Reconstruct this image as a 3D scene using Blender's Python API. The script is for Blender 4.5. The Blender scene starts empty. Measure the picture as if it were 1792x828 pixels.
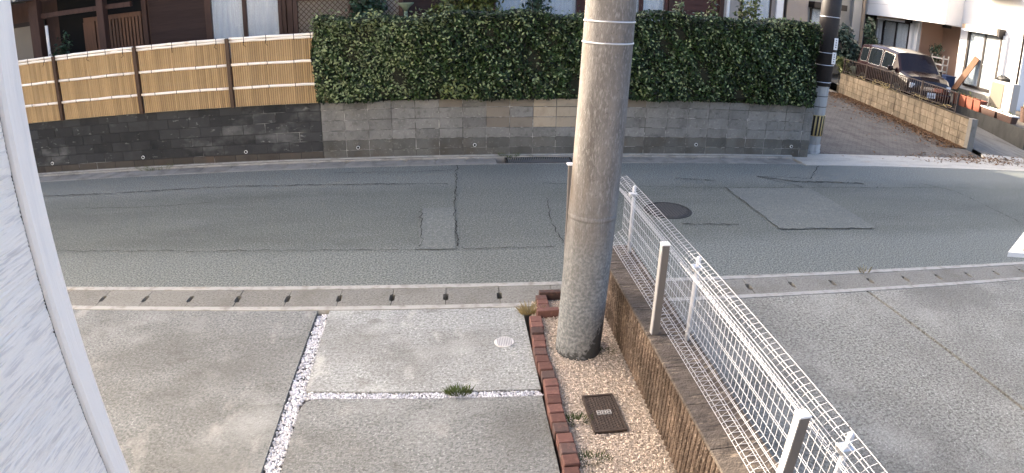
import bpy, math, random
import numpy as np
from mathutils import Matrix, Vector
R = math.radians
rng = random.Random(7)
npr = np.random.default_rng(7)
sc = bpy.context.scene
COL = sc.collection

# ---------------------------------------------------------------- camera (wide security-camera lens)
cd = bpy.data.cameras.new('camera'); cam = bpy.data.objects.new('camera', cd); COL.objects.link(cam); sc.camera = cam
cd.type = 'PANO'; cd.panorama_type = 'FISHEYE_LENS_POLYNOMIAL'
cd.fisheye_polynomial_k0 = 0
cd.fisheye_polynomial_k1 = -0.046134831643
cd.fisheye_polynomial_k2 = -5.79708565e-06
cd.fisheye_polynomial_k3 = 7.32007064e-06
cd.fisheye_polynomial_k4 = -8.1184983e-08
cd.fisheye_fov = R(170); cd.sensor_width = 36; cd.sensor_fit = 'HORIZONTAL'
cd.clip_start = 0.02; cd.clip_end = 2000
_r = Vector((0.99522483, -0.09683814, 0.01224361)); _u = Vector((0.02513802, 0.37548753, 0.92648648)); _f = Vector((0.09431655, 0.92175457, -0.37612884))
_m = Matrix((_r, _u, -_f)).transposed().to_4x4(); _m.translation = (0, 0, 2.7117); cam.matrix_world = _m

# ---------------------------------------------------------------- light
SUN_AZ, SUN_EL = -46.6, 21.2                     # degrees from +Y (negative: left), elevation
w = bpy.data.worlds.new('World'); sc.world = w; w.use_nodes = True
nt = w.node_tree; sky = nt.nodes.new('ShaderNodeTexSky'); sky.sky_type = 'NISHITA'; sky.sun_disc = False
sky.sun_elevation = R(SUN_EL); sky.sun_rotation = R(SUN_AZ); sky.dust_density = 5.0; sky.air_density = 0.62; sky.ozone_density = 0.3
nt.nodes['Background'].inputs[1].default_value = 0.15
nt.links.new(sky.outputs[0], nt.nodes['Background'].inputs[0])
sl = bpy.data.lights.new('sun', 'SUN'); sl.energy = 3.6; sl.angle = R(0.5); sl.color = (1.0, 0.86, 0.68)
so = bpy.data.objects.new('sun', sl); COL.objects.link(so)
_d = Vector((-math.sin(R(SUN_AZ)) * math.cos(R(SUN_EL)), -math.cos(R(SUN_AZ)) * math.cos(R(SUN_EL)), -math.sin(R(SUN_EL))))
so.rotation_euler = _d.to_track_quat('-Z', 'Y').to_euler(); so.location = (-20, 20, 20)
sc.view_settings.view_transform = 'Standard'; sc.view_settings.look = 'None'
sc.view_settings.exposure = 2.3; sc.view_settings.gamma = 1.0

# ---------------------------------------------------------------- materials
def _n(nt, t, **kw):
    n = nt.nodes.new(t)
    for k, v in kw.items(): setattr(n, k, v)
    return n
def _mix(nt, fac, a, b, mode='MIX'):
    m = _n(nt, 'ShaderNodeMix', data_type='RGBA', blend_type=mode)
    for sock, v in ((m.inputs[0], fac), (m.inputs[6], a), (m.inputs[7], b)):
        if isinstance(v, bpy.types.NodeSocket): nt.links.new(v, sock)
        elif isinstance(v, (int, float)): sock.default_value = v
        else: sock.default_value = (*v, 1)
    return m.outputs[2]
def _ramp(nt, src, lo, hi, a=0.0, b=1.0):
    r = _n(nt, 'ShaderNodeMapRange'); r.clamp = True
    nt.links.new(src, r.inputs[0]); r.inputs[1].default_value = lo; r.inputs[2].default_value = hi
    r.inputs[3].default_value = a; r.inputs[4].default_value = b
    return r.outputs[0]
def _noise(nt, pos, scale, detail=3, stretch=None, rough=0.55):
    if stretch:
        mp = _n(nt, 'ShaderNodeMapping'); nt.links.new(pos, mp.inputs[0]); mp.inputs[3].default_value = stretch; pos = mp.outputs[0]
    n = _n(nt, 'ShaderNodeTexNoise'); nt.links.new(pos, n.inputs['Vector'])
    n.inputs['Scale'].default_value = scale; n.inputs['Detail'].default_value = detail; n.inputs['Roughness'].default_value = rough
    return n.outputs[0]
# overall reflectance trim per material, so that the whole set sits right at one exposure
TRIM = dict(asphalt=1.12, asphalt_dark=1.0, asphalt_fine=.86, asphalt_patch=1.06, driveway_concrete=1.02, worn_driveway_concrete=.68, old_driveway_concrete=1.1, gutter_concrete=.76, apron_concrete=1.3,
    sloped_concrete=.5, concrete_block=1.0, damp_concrete_block=.9, stained_block=.74, dirty_mortar=.6, pole_concrete=1.3, bamboo_cane=.68, pale_bamboo=1.0, hedge_leaf=.86, beige_gravel=1.1, gravel_sand=1.1, ribbed_block=.95, mossy_wall_top=.85, lane_paving=.74,
    yellowish_block=.86, white_siding=1.0, white_trim=1.0, white_paint=.95, white_fence_wire=.74, white_pebble=.78, pebble_bed=.7, white_house_siding=1.0, white_pvc=.95, galvanised_steel=.9, car_glass=1.0,
    white_lace_curtain=.8, pale_blue_curtain=.5, beige_blind=.42, porch_brown=1.5, bronze_grey_aluminium=1.25, window_glass=1.0, ivory_machine=.85, pale_plastic_cap=.95, far_gutter_concrete=1.1, kerb_concrete=.85, tan_stucco=.8, grey_stucco=.85, far_pole_concrete=.9, chrome=1.0, headlight_lens=1.0)
def mat(name, col, layers=(), rough=0.85, bump=0.0, bscale=80, rnd=0.0, island=0.0, rcol=None, spec=0.3, metal=0.0, bstretch=None, alpha=1.0, trans=0.0, coat=0.0):
    """col: base colour; layers: (colour, noise scale, low, high, stretch or None, strength); rnd: brightness spread per object; rcol: (colour, share) for some objects"""
    g_ = TRIM.get(name, .72); tr_ = lambda c: tuple(min(.9, v * g_) for v in c)
    col = tr_(col); layers = [(tr_(l[0]), *l[1:]) for l in layers]; rcol = rcol and (tr_(rcol[0]), rcol[1])
    m = bpy.data.materials.new(name); m.use_nodes = True; nt = m.node_tree
    b = nt.nodes['Principled BSDF']; geo = _n(nt, 'ShaderNodeNewGeometry'); pos = geo.outputs['Position']
    c = _mix(nt, 0.0, col, col)
    if rcol:
        oi = _n(nt, 'ShaderNodeObjectInfo')
        wn = _n(nt, 'ShaderNodeTexWhiteNoise', noise_dimensions='1D'); nt.links.new(oi.outputs['Random'], wn.inputs['W'])
        c = _mix(nt, _ramp(nt, wn.outputs[0], 1 - rcol[1] - .12, 1 - rcol[1] + .12), c, rcol[0])
    for lc, s, lo, hi, st, k in layers:
        c = _mix(nt, _ramp(nt, _noise(nt, pos, s, 4, st), lo, hi, 0, k), c, lc)
    if rnd or island:
        src = _n(nt, 'ShaderNodeObjectInfo').outputs['Random'] if rnd else geo.outputs['Random Per Island']
        k = rnd or island
        v = _ramp(nt, src, 0, 1, 1 - k, 1 + k)
        cv = _n(nt, 'ShaderNodeCombineColor')
        for i in range(3): nt.links.new(v, cv.inputs[i])
        c = _mix(nt, 1.0, c, cv.outputs[0], 'MULTIPLY')
    nt.links.new(c, b.inputs['Base Color'])
    b.inputs['Roughness'].default_value = rough; b.inputs['Specular IOR Level'].default_value = spec; b.inputs['Metallic'].default_value = metal
    b.inputs['Alpha'].default_value = alpha; b.inputs['Transmission Weight'].default_value = trans; b.inputs['Coat Weight'].default_value = coat
    if bump:
        bn = _n(nt, 'ShaderNodeBump'); bn.inputs['Strength'].default_value = 1.0; bn.inputs['Distance'].default_value = bump
        nt.links.new(_noise(nt, pos, bscale, 4, bstretch, .65), bn.inputs['Height']); nt.links.new(bn.outputs[0], b.inputs['Normal'])
    return m
M = {}
M['ground'] = mat('packed_earth', (.22, .19, .15), [((.12, .10, .08), 2.0, .4, .7, None, .8)], bump=.01)
M['asphalt'] = mat('asphalt', (.185, .2, .194), [((.11, .12, .117), 48, .44, .62, None, .75), ((.30, .315, .305), 60, .57, .68, None, .8), ((.13, .14, .137), .9, .45, .7, (.5, 1.6, 1), .6), ((.25, .26, .25), 5, .55, .8, (.4, 2, 1), .4)], rough=.9, bump=.02, bscale=55)
def road_mat():
    m = mat('asphalt', (.152, .165, .149), [((.095, .104, .095), .9, .45, .7, (.5, 1.6, 1), .7), ((.205, .214, .206), 2.2, .55, .75, (.3, 1.5, 1), .55)], rough=.9, bump=.022, bscale=52)
    nt = m.node_tree; b = nt.nodes['Principled BSDF']; src = b.inputs['Base Color'].links[0].from_socket
    geo = _n(nt, 'ShaderNodeNewGeometry'); pos = geo.outputs['Position']; sx = _n(nt, 'ShaderNodeSeparateXYZ'); nt.links.new(pos, sx.inputs[0])
    def wobbled(sock, sc_, k):
        a = _n(nt, 'ShaderNodeMath', operation='ADD'); nt.links.new(sock, a.inputs[0]); nt.links.new(_ramp(nt, _noise(nt, pos, sc_, 5), .2, .8, -k, k), a.inputs[1]); return a.outputs[0]
    y = wobbled(sx.outputs[1], 2.5, .16); x = wobbled(sx.outputs[0], 2.5, .14)
    c = _mix(nt, _ramp(nt, y, 6.22, 6.62, .95, 0), src, (.235, .256, .240))
    c = _mix(nt, _ramp(nt, y, 8.4, 8.95, 0, .9), c, (.262, .279, .262))
    k = _n(nt, 'ShaderNodeMath', operation='MULTIPLY'); nt.links.new(_ramp(nt, x, -.05, .12, 0, .55), k.inputs[0]); nt.links.new(_ramp(nt, x, 1.2, 1.5, 1, 0), k.inputs[1])
    c = _mix(nt, k.outputs[0], c, (.182, .195, .18))
    c = _mix(nt, _ramp(nt, _noise(nt, pos, 48, 4), .43, .60, .75, 0), c, (.070, .076, .070))
    c = _mix(nt, _ramp(nt, _noise(nt, pos, 60, 4), .57, .68, 0, .85), c, (.33, .35, .325))
    nt.links.new(c, b.inputs['Base Color']); return m
M['road'] = road_mat()
M['asphalt_dark'] = mat('asphalt_dark', (.15, .162, .157), [((.075, .082, .081), 45, .42, .6, None, .85), ((.30, .31, .30), 55, .57, .67, None, .85), ((.105, .113, .111), 1.4, .45, .7, (.6, 1.4, 1), .6)], rough=.92, bump=.025, bscale=50)
M['asphalt_patch'] = mat('asphalt_patch', (.158, .171, .156), [((.10, .108, .106), 48, .44, .62, None, .8), ((.30, .315, .305), 60, .57, .68, None, .8), ((.125, .135, .132), 1.6, .45, .7, None, .5)], rough=.92, bump=.018, bscale=55)
M['asphalt_new'] = mat('asphalt_fine', (.225, .246, .243), [((.165, .18, .178), 70, .42, .62, None, .7), ((.31, .33, .325), 75, .58, .7, None, .7), ((.18, .195, .192), 2, .45, .7, None, .5)], rough=.85, bump=.01, bscale=70)
M['crack'] = mat('crack_dirt', (.035, .036, .034), rough=1)
M['concrete'] = mat('driveway_concrete', (.312, .322, .315), [((.162, .168, .162), 42, .45, .60, None, .8), ((.54, .555, .54), 50, .57, .69, None, .9), ((.175, .172, .16), .9, .46, .7, None, .7), ((.475, .485, .465), 1.1, .52, .72, None, .75), ((.14, .136, .124), 3.2, .6, .74, (1, 2, 1), .65), ((.07, .067, .06), 22, .66, .72, None, .6), ((.115, .112, .10), .62, .50, .62, (1, 1.4, 1), .4), ((.55, .54, .50), 2.6, .60, .72, (1.5, .8, 1), .45)], rough=.9, bump=.009, bscale=70)
M['concrete_b'] = mat('worn_driveway_concrete', (.312, .322, .315), [((.162, .168, .162), 42, .45, .60, None, .8), ((.54, .555, .54), 50, .57, .69, None, .9), ((.175, .172, .16), .9, .46, .7, None, .7), ((.475, .485, .465), 1.1, .52, .72, None, .75), ((.14, .136, .124), 3.2, .6, .74, (1, 2, 1), .65), ((.07, .067, .06), 22, .66, .72, None, .6), ((.115, .112, .10), .62, .50, .62, (1, 1.4, 1), .4), ((.55, .54, .50), 2.6, .60, .72, (1.5, .8, 1), .45)], rough=.9, bump=.009, bscale=70)
M['concrete_n'] = mat('old_driveway_concrete', (.255, .255, .228), [((.105, .102, .092), 38, .45, .60, None, .85), ((.46, .45, .415), 46, .56, .69, None, .9), ((.135, .13, .118), .7, .45, .72, None, .7), ((.33, .32, .29), 1.2, .55, .78, None, .5), ((.115, .112, .10), .62, .50, .62, (1, 1.4, 1), .4), ((.40, .395, .36), 1.3, .52, .76, (1.2, .8, 1), .4)], rough=.92, bump=.012, bscale=60)
M['lid'] = mat('gutter_concrete', (.27, .265, .24), [((.16, .155, .138), 42, .46, .64, None, .7), ((.42, .41, .38), 50, .58, .72, None, .7), ((.17, .16, .135), 2.5, .5, .72, None, .6)], rough=.9, bump=.01, bscale=48, rnd=.08)
M['kerb'] = mat('kerb_concrete', (.40, .395, .37), [((.20, .185, .16), 9, .48, .7, None, .7), ((.30, .24, .17), 3, .6, .75, None, .5)], rough=.9, bump=.003)
M['lid_far'] = mat('far_gutter_concrete', (.25, .24, .22), [((.12, .115, .105), 4, .45, .7, None, .7), ((.36, .35, .32), 30, .58, .72, None, .6)], rough=.92, bump=.006, rnd=.12)
M['apron'] = mat('apron_concrete', (.36, .345, .31), [((.2, .19, .17), 3, .45, .7, (.5, 1.5, 1), .6), ((.22, .205, .18), 50, .5, .65, None, .6), ((.34, .23, .14), 1.2, .6, .75, None, .5)], rough=.92, bump=.006)
M['slope'] = mat('sloped_concrete', (.36, .35, .32), [((.2, .19, .17), 2.5, .45, .65, (2, .35, 1), .75), ((.52, .5, .46), 4, .56, .72, (3, .4, 1), .7), ((.2, .19, .17), 40, .5, .65, None, .6)], rough=.92, bump=.006)
M['block'] = mat('concrete_block', (.19, .186, .172), [((.115, .112, .102), 3.0, .45, .7, (1, 1, .6), .75), ((.09, .087, .078), 12, .54, .72, None, .6), ((.30, .295, .27), 26, .58, .72, None, .55)], rough=.92, bump=.01, bscale=40, rnd=.16)
M['block_low'] = mat('damp_concrete_block', (.125, .123, .11), [((.07, .067, .057), 3.0, .42, .7, (1, 1, .6), .75), ((.095, .072, .05), 1.5, .5, .75, None, .6), ((.23, .225, .205), 20, .6, .72, None, .6)], rough=.95, bump=.01, bscale=40, rnd=.2)
M['block_sunpaint_tan'] = mat('sunpaint_tan_block', (.27, .235, .19), [((.18, .155, .125), 5, .5, .75, None, .6), ((.16, .14, .115), 22, .6, .75, None, .6)], rough=.92, bump=.008, bscale=40, rnd=.12)  # dimmer part of the reflected sun patch, put into the block colour
M['block_sunpaint_buff'] = mat('sunpaint_buff_block', (.50, .42, .31), [((.36, .29, .21), 6, .48, .7, None, .7), ((.26, .22, .17), 22, .6, .75, None, .5)], rough=.92, bump=.008, bscale=40, rnd=.1)  # bright part of the reflected sun patch, put into the block colour
M['block_dark'] = mat('stained_block', (.052, .053, .053), [((.026, .027, .027), 2.5, .45, .7, None, .7), ((.17, .17, .162), 1.6, .56, .70, (1, 1, 1.6), .6), ((.28, .28, .265), 8, .64, .74, (1, 1, 2), .65)], rough=.95, bump=.012, bscale=35, rnd=.3)
M['block_brown'] = mat('soil_stained_block', (.085, .074, .062), [((.045, .04, .035), 3, .45, .7, None, .7), ((.14, .09, .06), 2, .55, .75, None, .5)], rough=.95, bump=.006, rnd=.2)
M['mortar'] = mat('mortar', (.32, .31, .29), [((.08, .078, .07), 5, .42, .56, None, .9), ((.62, .60, .56), 6, .55, .66, None, .9)], rough=.95)
M['mortar_dark'] = mat('dirty_mortar', (.05, .05, .05), [((.42, .42, .40), 1.7, .58, .68, (.6, 1, 1), .85)], rough=.95)
M['pipe'] = mat('white_pvc', (.72, .72, .70), [((.35, .33, .28), 30, .55, .7, None, .5)], rough=.5)
M['dark'] = mat('dark_void', (.012, .012, .012), rough=1)
M['bamboo'] = mat('bamboo_cane', (.62, .43, .22), [((.48, .32, .15), 4, .45, .7, (3, 3, .5), .5), ((.68, .52, .31), 30, .55, .75, (1, 1, .1), .4), ((.25, .16, .08), 55, .72, .78, None, .6)], rough=.6, island=.17)
M['bamboo_rail'] = mat('pale_bamboo', (.84, .78, .70), [((.5, .36, .24), 6, .58, .75, None, .6)], rough=.4, rnd=.06)
M['brown_metal'] = mat('brown_post', (.075, .042, .026), [((.12, .07, .045), 8, .5, .7, None, .5)], rough=.5)
M['tie'] = mat('black_cord', (.02, .015, .012), rough=.9)
M['leaf'] = mat('hedge_leaf', (.026, .047, .013), [((.010, .021, .007), 2.2, .4, .65, None, .8), ((.06, .085, .027), 1.3, .58, .78, None, .4)], rough=.5, island=.95, spec=.22)
M['leaf_new_glint'] = mat('young_glint_leaf', (.22, .26, .12), [((.08, .12, .045), 8, .4, .7, None, .7)], rough=.5, island=.8)  # young leaves, also used as painted glints on the hedge
M['leaf_yellow'] = mat('yellowish_leaf', (.155, .18, .055), [((.07, .10, .03), 6, .4, .7, None, .8)], rough=.45, island=.6)
M['leaf_dark'] = mat('dark_leaf', (.045, .085, .045), [((.02, .045, .03), 5, .4, .7, None, .8)], rough=.45, island=.6)
M['leaf_blue'] = mat('bluish_leaf', (.07, .11, .085), [((.03, .055, .04), 5, .4, .7, None, .8)], rough=.5, island=.5)
M['hedge_core'] = mat('hedge_shade_twigs', (.022, .024, .014), [((.04, .03, .02), 30, .5, .7, None, .6)], rough=1)
M['bark'] = mat('bark', (.11, .085, .06), [((.05, .04, .03), 30, .4, .7, (1, 1, .2), .8)], rough=.95)
M['grass'] = mat('weed_blade', (.10, .14, .04), [((.28, .24, .1), 25, .55, .7, None, .6)], rough=.7, island=.4)
M['drygrass'] = mat('dry_grass', (.42, .34, .17), rough=.8, island=.3)
def pole_mat():
    m = mat('pole_concrete', (.128, .119, .112), [((.075, .069, .064), 9, .42, .66, (1, 1, .5), .7), ((.058, .052, .047), 5, .5, .64, (1.4, 1.4, .12), .6), ((.17, .165, .158), 6, .55, .7, (1.2, 1.2, .1), .5), ((.22, .212, .204), 85, .52, .68, (1, 1, .3), .6), ((.075, .068, .062), 60, .6, .7, None, .75), ((.12, .092, .066), 2.2, .5, .7, (3, 3, .5), .5)], rough=.9, bump=.004, bscale=90, bstretch=(1, 1, .4))
    nt = m.node_tree; b = nt.nodes['Principled BSDF']; src = b.inputs['Base Color'].links[0].from_socket
    geo = _n(nt, 'ShaderNodeNewGeometry'); sx = _n(nt, 'ShaderNodeSeparateXYZ'); nt.links.new(geo.outputs['Position'], sx.inputs[0])
    lower = _mix(nt, _ramp(nt, _noise(nt, geo.outputs['Position'], 45, 4), .4, .68), (.135, .142, .144), (.255, .264, .264))
    zz = _n(nt, 'ShaderNodeMath', operation='ADD'); nt.links.new(sx.outputs[2], zz.inputs[0]); nt.links.new(_ramp(nt, _noise(nt, geo.outputs['Position'], 3, 4), .2, .8, -.35, .35), zz.inputs[1])
    c = _mix(nt, _ramp(nt, zz.outputs[0], .55, 1.35, 1, 0), src, lower)
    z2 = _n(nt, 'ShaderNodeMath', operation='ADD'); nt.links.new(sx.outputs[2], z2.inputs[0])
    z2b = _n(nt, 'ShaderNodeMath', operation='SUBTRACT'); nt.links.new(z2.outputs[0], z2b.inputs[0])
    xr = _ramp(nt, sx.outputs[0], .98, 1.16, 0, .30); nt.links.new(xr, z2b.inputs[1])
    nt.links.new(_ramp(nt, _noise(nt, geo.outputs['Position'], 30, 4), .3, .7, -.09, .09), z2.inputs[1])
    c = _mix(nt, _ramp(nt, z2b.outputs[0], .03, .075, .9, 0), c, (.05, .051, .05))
    nt.links.new(c, b.inputs['Base Color'])
    return m
M['pole'] = pole_mat()
M['steel'] = mat('galvanised_steel', (.62, .62, .63), rough=.35, metal=.7)
M['pole_far'] = mat('far_pole_concrete', (.42, .42, .415), [((.25, .25, .25), 14, .5, .7, (1, 1, .15), .7)], rough=.9)
M['wrap'] = mat('dark_pole_sheath', (.042, .035, .033), [((.065, .056, .052), 20, .5, .7, None, .5)], rough=.6)
M['yellow'] = mat('guard_yellow', (.62, .46, .20), rough=.5)
M['black'] = mat('guard_black', (.018, .018, .018), rough=.5)
M['white'] = mat('white_paint', (.78, .78, .78), rough=.4)
M['ink'] = mat('grey_ink', (.25, .25, .27), rough=.6)
M['mesh'] = mat('white_fence_wire', (.80, .80, .82), rough=.35, spec=.5)
M['greypost'] = mat('bronze_grey_aluminium', (.105, .092, .082), rough=.55)
M['alu'] = mat('silver_post_edge', (.50, .485, .47), rough=.5)
M['rib'] = mat('ribbed_block', (.205, .15, .112), [((.09, .064, .047), 7, .4, .62, (1, 1, .6), .8), ((.38, .295, .225), 55, .54, .66, (1, 1, .5), .75), ((.055, .043, .034), 2.2, .5, .68, None, .8), ((.06, .047, .037), 70, .58, .68, None, .7)], rough=.95, bump=.016, bscale=75, rnd=.16)
M['ribtop'] = mat('mossy_wall_top', (.135, .11, .09), [((.06, .048, .04), 6, .42, .64, (1, 4, 1), .85), ((.30, .24, .18), 11, .57, .70, (1, 4, 1), .75), ((.34, .23, .145), 2.4, .62, .74, None, .6)], rough=.95, bump=.012, bscale=50)
M['gravel'] = mat('beige_gravel', (.64, .545, .455), [((.40, .33, .27), 40, .45, .65, None, .6)], rough=.9, island=.45)
M['gravelbase'] = mat('gravel_sand', (.46, .385, .31), [((.17, .135, .105), 60, .42, .6, None, .85), ((.64, .56, .47), 70, .56, .68, None, .8), ((.33, .23, .15), 3, .55, .72, None, .5)], rough=.95, bump=.02, bscale=70)
M['pebble'] = mat('white_pebble', (.74, .74, .78), rough=.8, island=.25)
M['pebblebase'] = mat('pebble_bed', (.30, .29, .31), [((.08, .08, .09), 90, .4, .6, None, .9), ((.7, .7, .74), 90, .56, .66, None, .8)], rough=.95, bump=.01, bscale=90)
M['brick'] = mat('red_brick', (.175, .086, .072), [((.27, .14, .11), 30, .5, .72, None, .6), ((.11, .062, .056), 8, .52, .72, None, .6)], rough=.9, bump=.002, bscale=150, rnd=.25, rcol=((.115, .076, .07), .3))
M['iron'] = mat('cast_iron', (.085, .065, .055), [((.14, .1, .08), 40, .5, .7, None, .6)], rough=.7, metal=.3)
M['manhole'] = mat('manhole_iron', (.055, .056, .058), [((.12, .115, .11), 20, .5, .7, None, .5)], rough=.7, metal=.2)
M['studiron'] = mat('worn_iron', (.17, .165, .16), rough=.6, metal=.2)
M['cap'] = mat('pale_plastic_cap', (.60, .585, .57), [((.45, .43, .40), 60, .5, .65, None, .6)], rough=.7)
M['siding'] = mat('white_siding', (.90, .858, .80), [((.60, .575, .57), 1.0, .52, .61, (7, 13, 165), .6), ((.75, .73, .72), 14, .5, .7, (1, .5, 5), .3)], rough=.85, bump=.004, bscale=1.0, bstretch=(7, 13, 165))  # grey streaks put the shade of the combed grooves into the colour
M['trim'] = mat('white_trim', (.89, .845, .79), [((.66, .64, .635), 22, .52, .72, (1, 1, .08), .5)], rough=.7, bump=.003, bscale=90, bstretch=(1, 1, .12))
M['housedark'] = mat('dark_brown_boards', (.062, .037, .031), [((.04, .024, .021), 8, .4, .7, (.3, 1, 4), .7)], rough=.8, rnd=.1)
M['timber'] = mat('dark_timber', (.085, .044, .033), [((.05, .027, .02), 12, .4, .7, (1, 1, .2), .7)], rough=.6)
M['lattice'] = mat('lattice_door_timber', (.19, .10, .062), [((.12, .065, .042), 14, .4, .7, (2, 2, .2), .6)], rough=.55)
M['redbrown'] = mat('red_brown_boards', (.10, .042, .034), [((.07, .03, .025), 8, .4, .7, (.3, 1, 4), .6)], rough=.7, rnd=.08)
M['curtain'] = mat('white_lace_curtain', (.62, .64, .66), [((.42, .45, .49), 7, .45, .7, (4, 1, .2), .7)], rough=.95)
M['curtain_blue'] = mat('pale_blue_curtain', (.42, .54, .64), [((.62, .68, .72), 9, .45, .7, (1, 4, .2), .7)], rough=.95)
M['curtain_beige'] = mat('beige_blind', (.50, .455, .39), rough=.95)
M['glass'] = mat('window_glass', (.75, .82, .85), rough=.03, spec=.5, alpha=.22)
M['darkglass'] = mat('dark_window_glass', (.02, .025, .03), rough=.05, spec=.6)
M['stucco_tan'] = mat('tan_stucco', (.47, .40, .345), [((.40, .34, .29), 3, .45, .7, None, .5)], rough=.95, bump=.003)
M['stucco_grey'] = mat('grey_stucco', (.36, .345, .325), [((.30, .285, .27), 3, .45, .7, None, .5)], rough=.95, bump=.003)
M['housewhite'] = mat('white_house_siding', (.80, .79, .78), [((.72, .71, .70), 1.2, .45, .7, None, .4)], rough=.85)
M['awning'] = mat('cream_awning', (.62, .47, .34), rough=.6)
M['frame_dark'] = mat('bronze_sash', (.03, .022, .02), rough=.5)
M['porch'] = mat('porch_brown', (.23, .155, .12), rough=.95)
M['roof'] = mat('roof_tile', (.09, .095, .10), [((.05, .052, .056), 6, .4, .7, None, .6)], rough=.6, rnd=.1)
M['yblock'] = mat('yellowish_block', (.29, .235, .165), [((.14, .11, .075), 5, .42, .66, (1, 1, .4), .75), ((.065, .052, .038), 1.6, .52, .68, (1, 1, .4), .75), ((.44, .36, .26), 9, .56, .72, None, .6)], rough=.95, bump=.008, bscale=40, rnd=.18)
M['ymortar'] = mat('dark_mortar', (.10, .078, .05), rough=.95)
M['wallgrey'] = mat('grey_wall_end', (.28, .265, .235), [((.17, .16, .14), 7, .5, .7, None, .6)], rough=.95)
M['darkwall'] = mat('dark_mossy_concrete', (.085, .084, .078), [((.045, .046, .042), 4, .42, .66, (1, 1, .4), .8), ((.15, .148, .135), 6, .6, .75, (1, 1, .4), .5)], rough=.95, bump=.004)
M['ironfence'] = mat('dark_iron_fence', (.055, .04, .036), [((.16, .09, .05), 6, .55, .7, None, .6)], rough=.55)
M['terra'] = mat('terracotta_plastic', (.27, .085, .05), [((.18, .06, .04), 8, .5, .7, None, .5)], rough=.6, rnd=.15)
M['planter'] = mat('brown_planter', (.11, .065, .05), rough=.6, rnd=.1)
M['soil'] = mat('potting_soil', (.06, .042, .03), rough=1)
M['carpaint'] = mat('dark_maroon_paint', (.013, .004, .006), rough=.22, spec=.35, coat=.25)
M['carblack'] = mat('black_car_trim', (.015, .015, .016), rough=.5)
M['carglass'] = mat('car_glass', (.006, .008, .010), rough=.05, spec=.16)
M['chrome'] = mat('chrome', (.75, .75, .76), rough=.15, metal=.9)
M['lens'] = mat('headlight_lens', (.62, .63, .66), rough=.1, spec=.8)
M['tyre'] = mat('tyre_rubber', (.02, .02, .02), rough=.9)
M['board'] = mat('brown_board', (.17, .075, .035), [((.30, .17, .09), 12, .5, .7, (1, 3, .4), .6)], rough=.7)
M['blueplastic'] = mat('blue_plastic', (.035, .065, .16), rough=.5)
M['machine'] = mat('ivory_machine', (.50, .475, .44), rough=.5)
M['machine_p'] = mat('beige_panel', (.24, .205, .155), rough=.6)
M['verdigris'] = mat('verdigris_stone', (.30, .36, .24), rough=.8)
M['debris'] = mat('brown_leaf_litter', (.24, .135, .07), [((.14, .08, .045), 30, .45, .65, None, .8), ((.42, .29, .17), 40, .56, .7, None, .8)], rough=1, bump=.012, bscale=60)
def lane_mat():
    m = mat('lane_paving', (.19, .172, .155), [((.09, .08, .072), 3, .42, .68, (1, .5, 1), .75), ((.26, .25, .235), 30, .56, .7, None, .6), ((.30, .285, .265), 9, .62, .74, (2, .5, 1), .5)], rough=.95, bump=.01, bscale=30)
    nt = m.node_tree; b = nt.nodes['Principled BSDF']; src = b.inputs['Base Color'].links[0].from_socket
    geo = _n(nt, 'ShaderNodeNewGeometry'); mp = _n(nt, 'ShaderNodeMapping'); nt.links.new(geo.outputs['Position'], mp.inputs[0]); mp.inputs[2].default_value = (0, 0, R(38))
    br = _n(nt, 'ShaderNodeTexBrick'); nt.links.new(mp.outputs[0], br.inputs[0]); br.inputs['Scale'].default_value = 2.4
    br.inputs['Color1'].default_value = (1, 1, 1, 1); br.inputs['Color2'].default_value = (.82, .82, .82, 1); br.inputs['Mortar'].default_value = (.66, .66, .66, 1); br.inputs['Mortar Size'].default_value = .03
    nt.links.new(_mix(nt, 1.0, src, br.outputs[0], 'MULTIPLY'), b.inputs['Base Color'])
    return m
M['lane'] = lane_mat()

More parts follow.
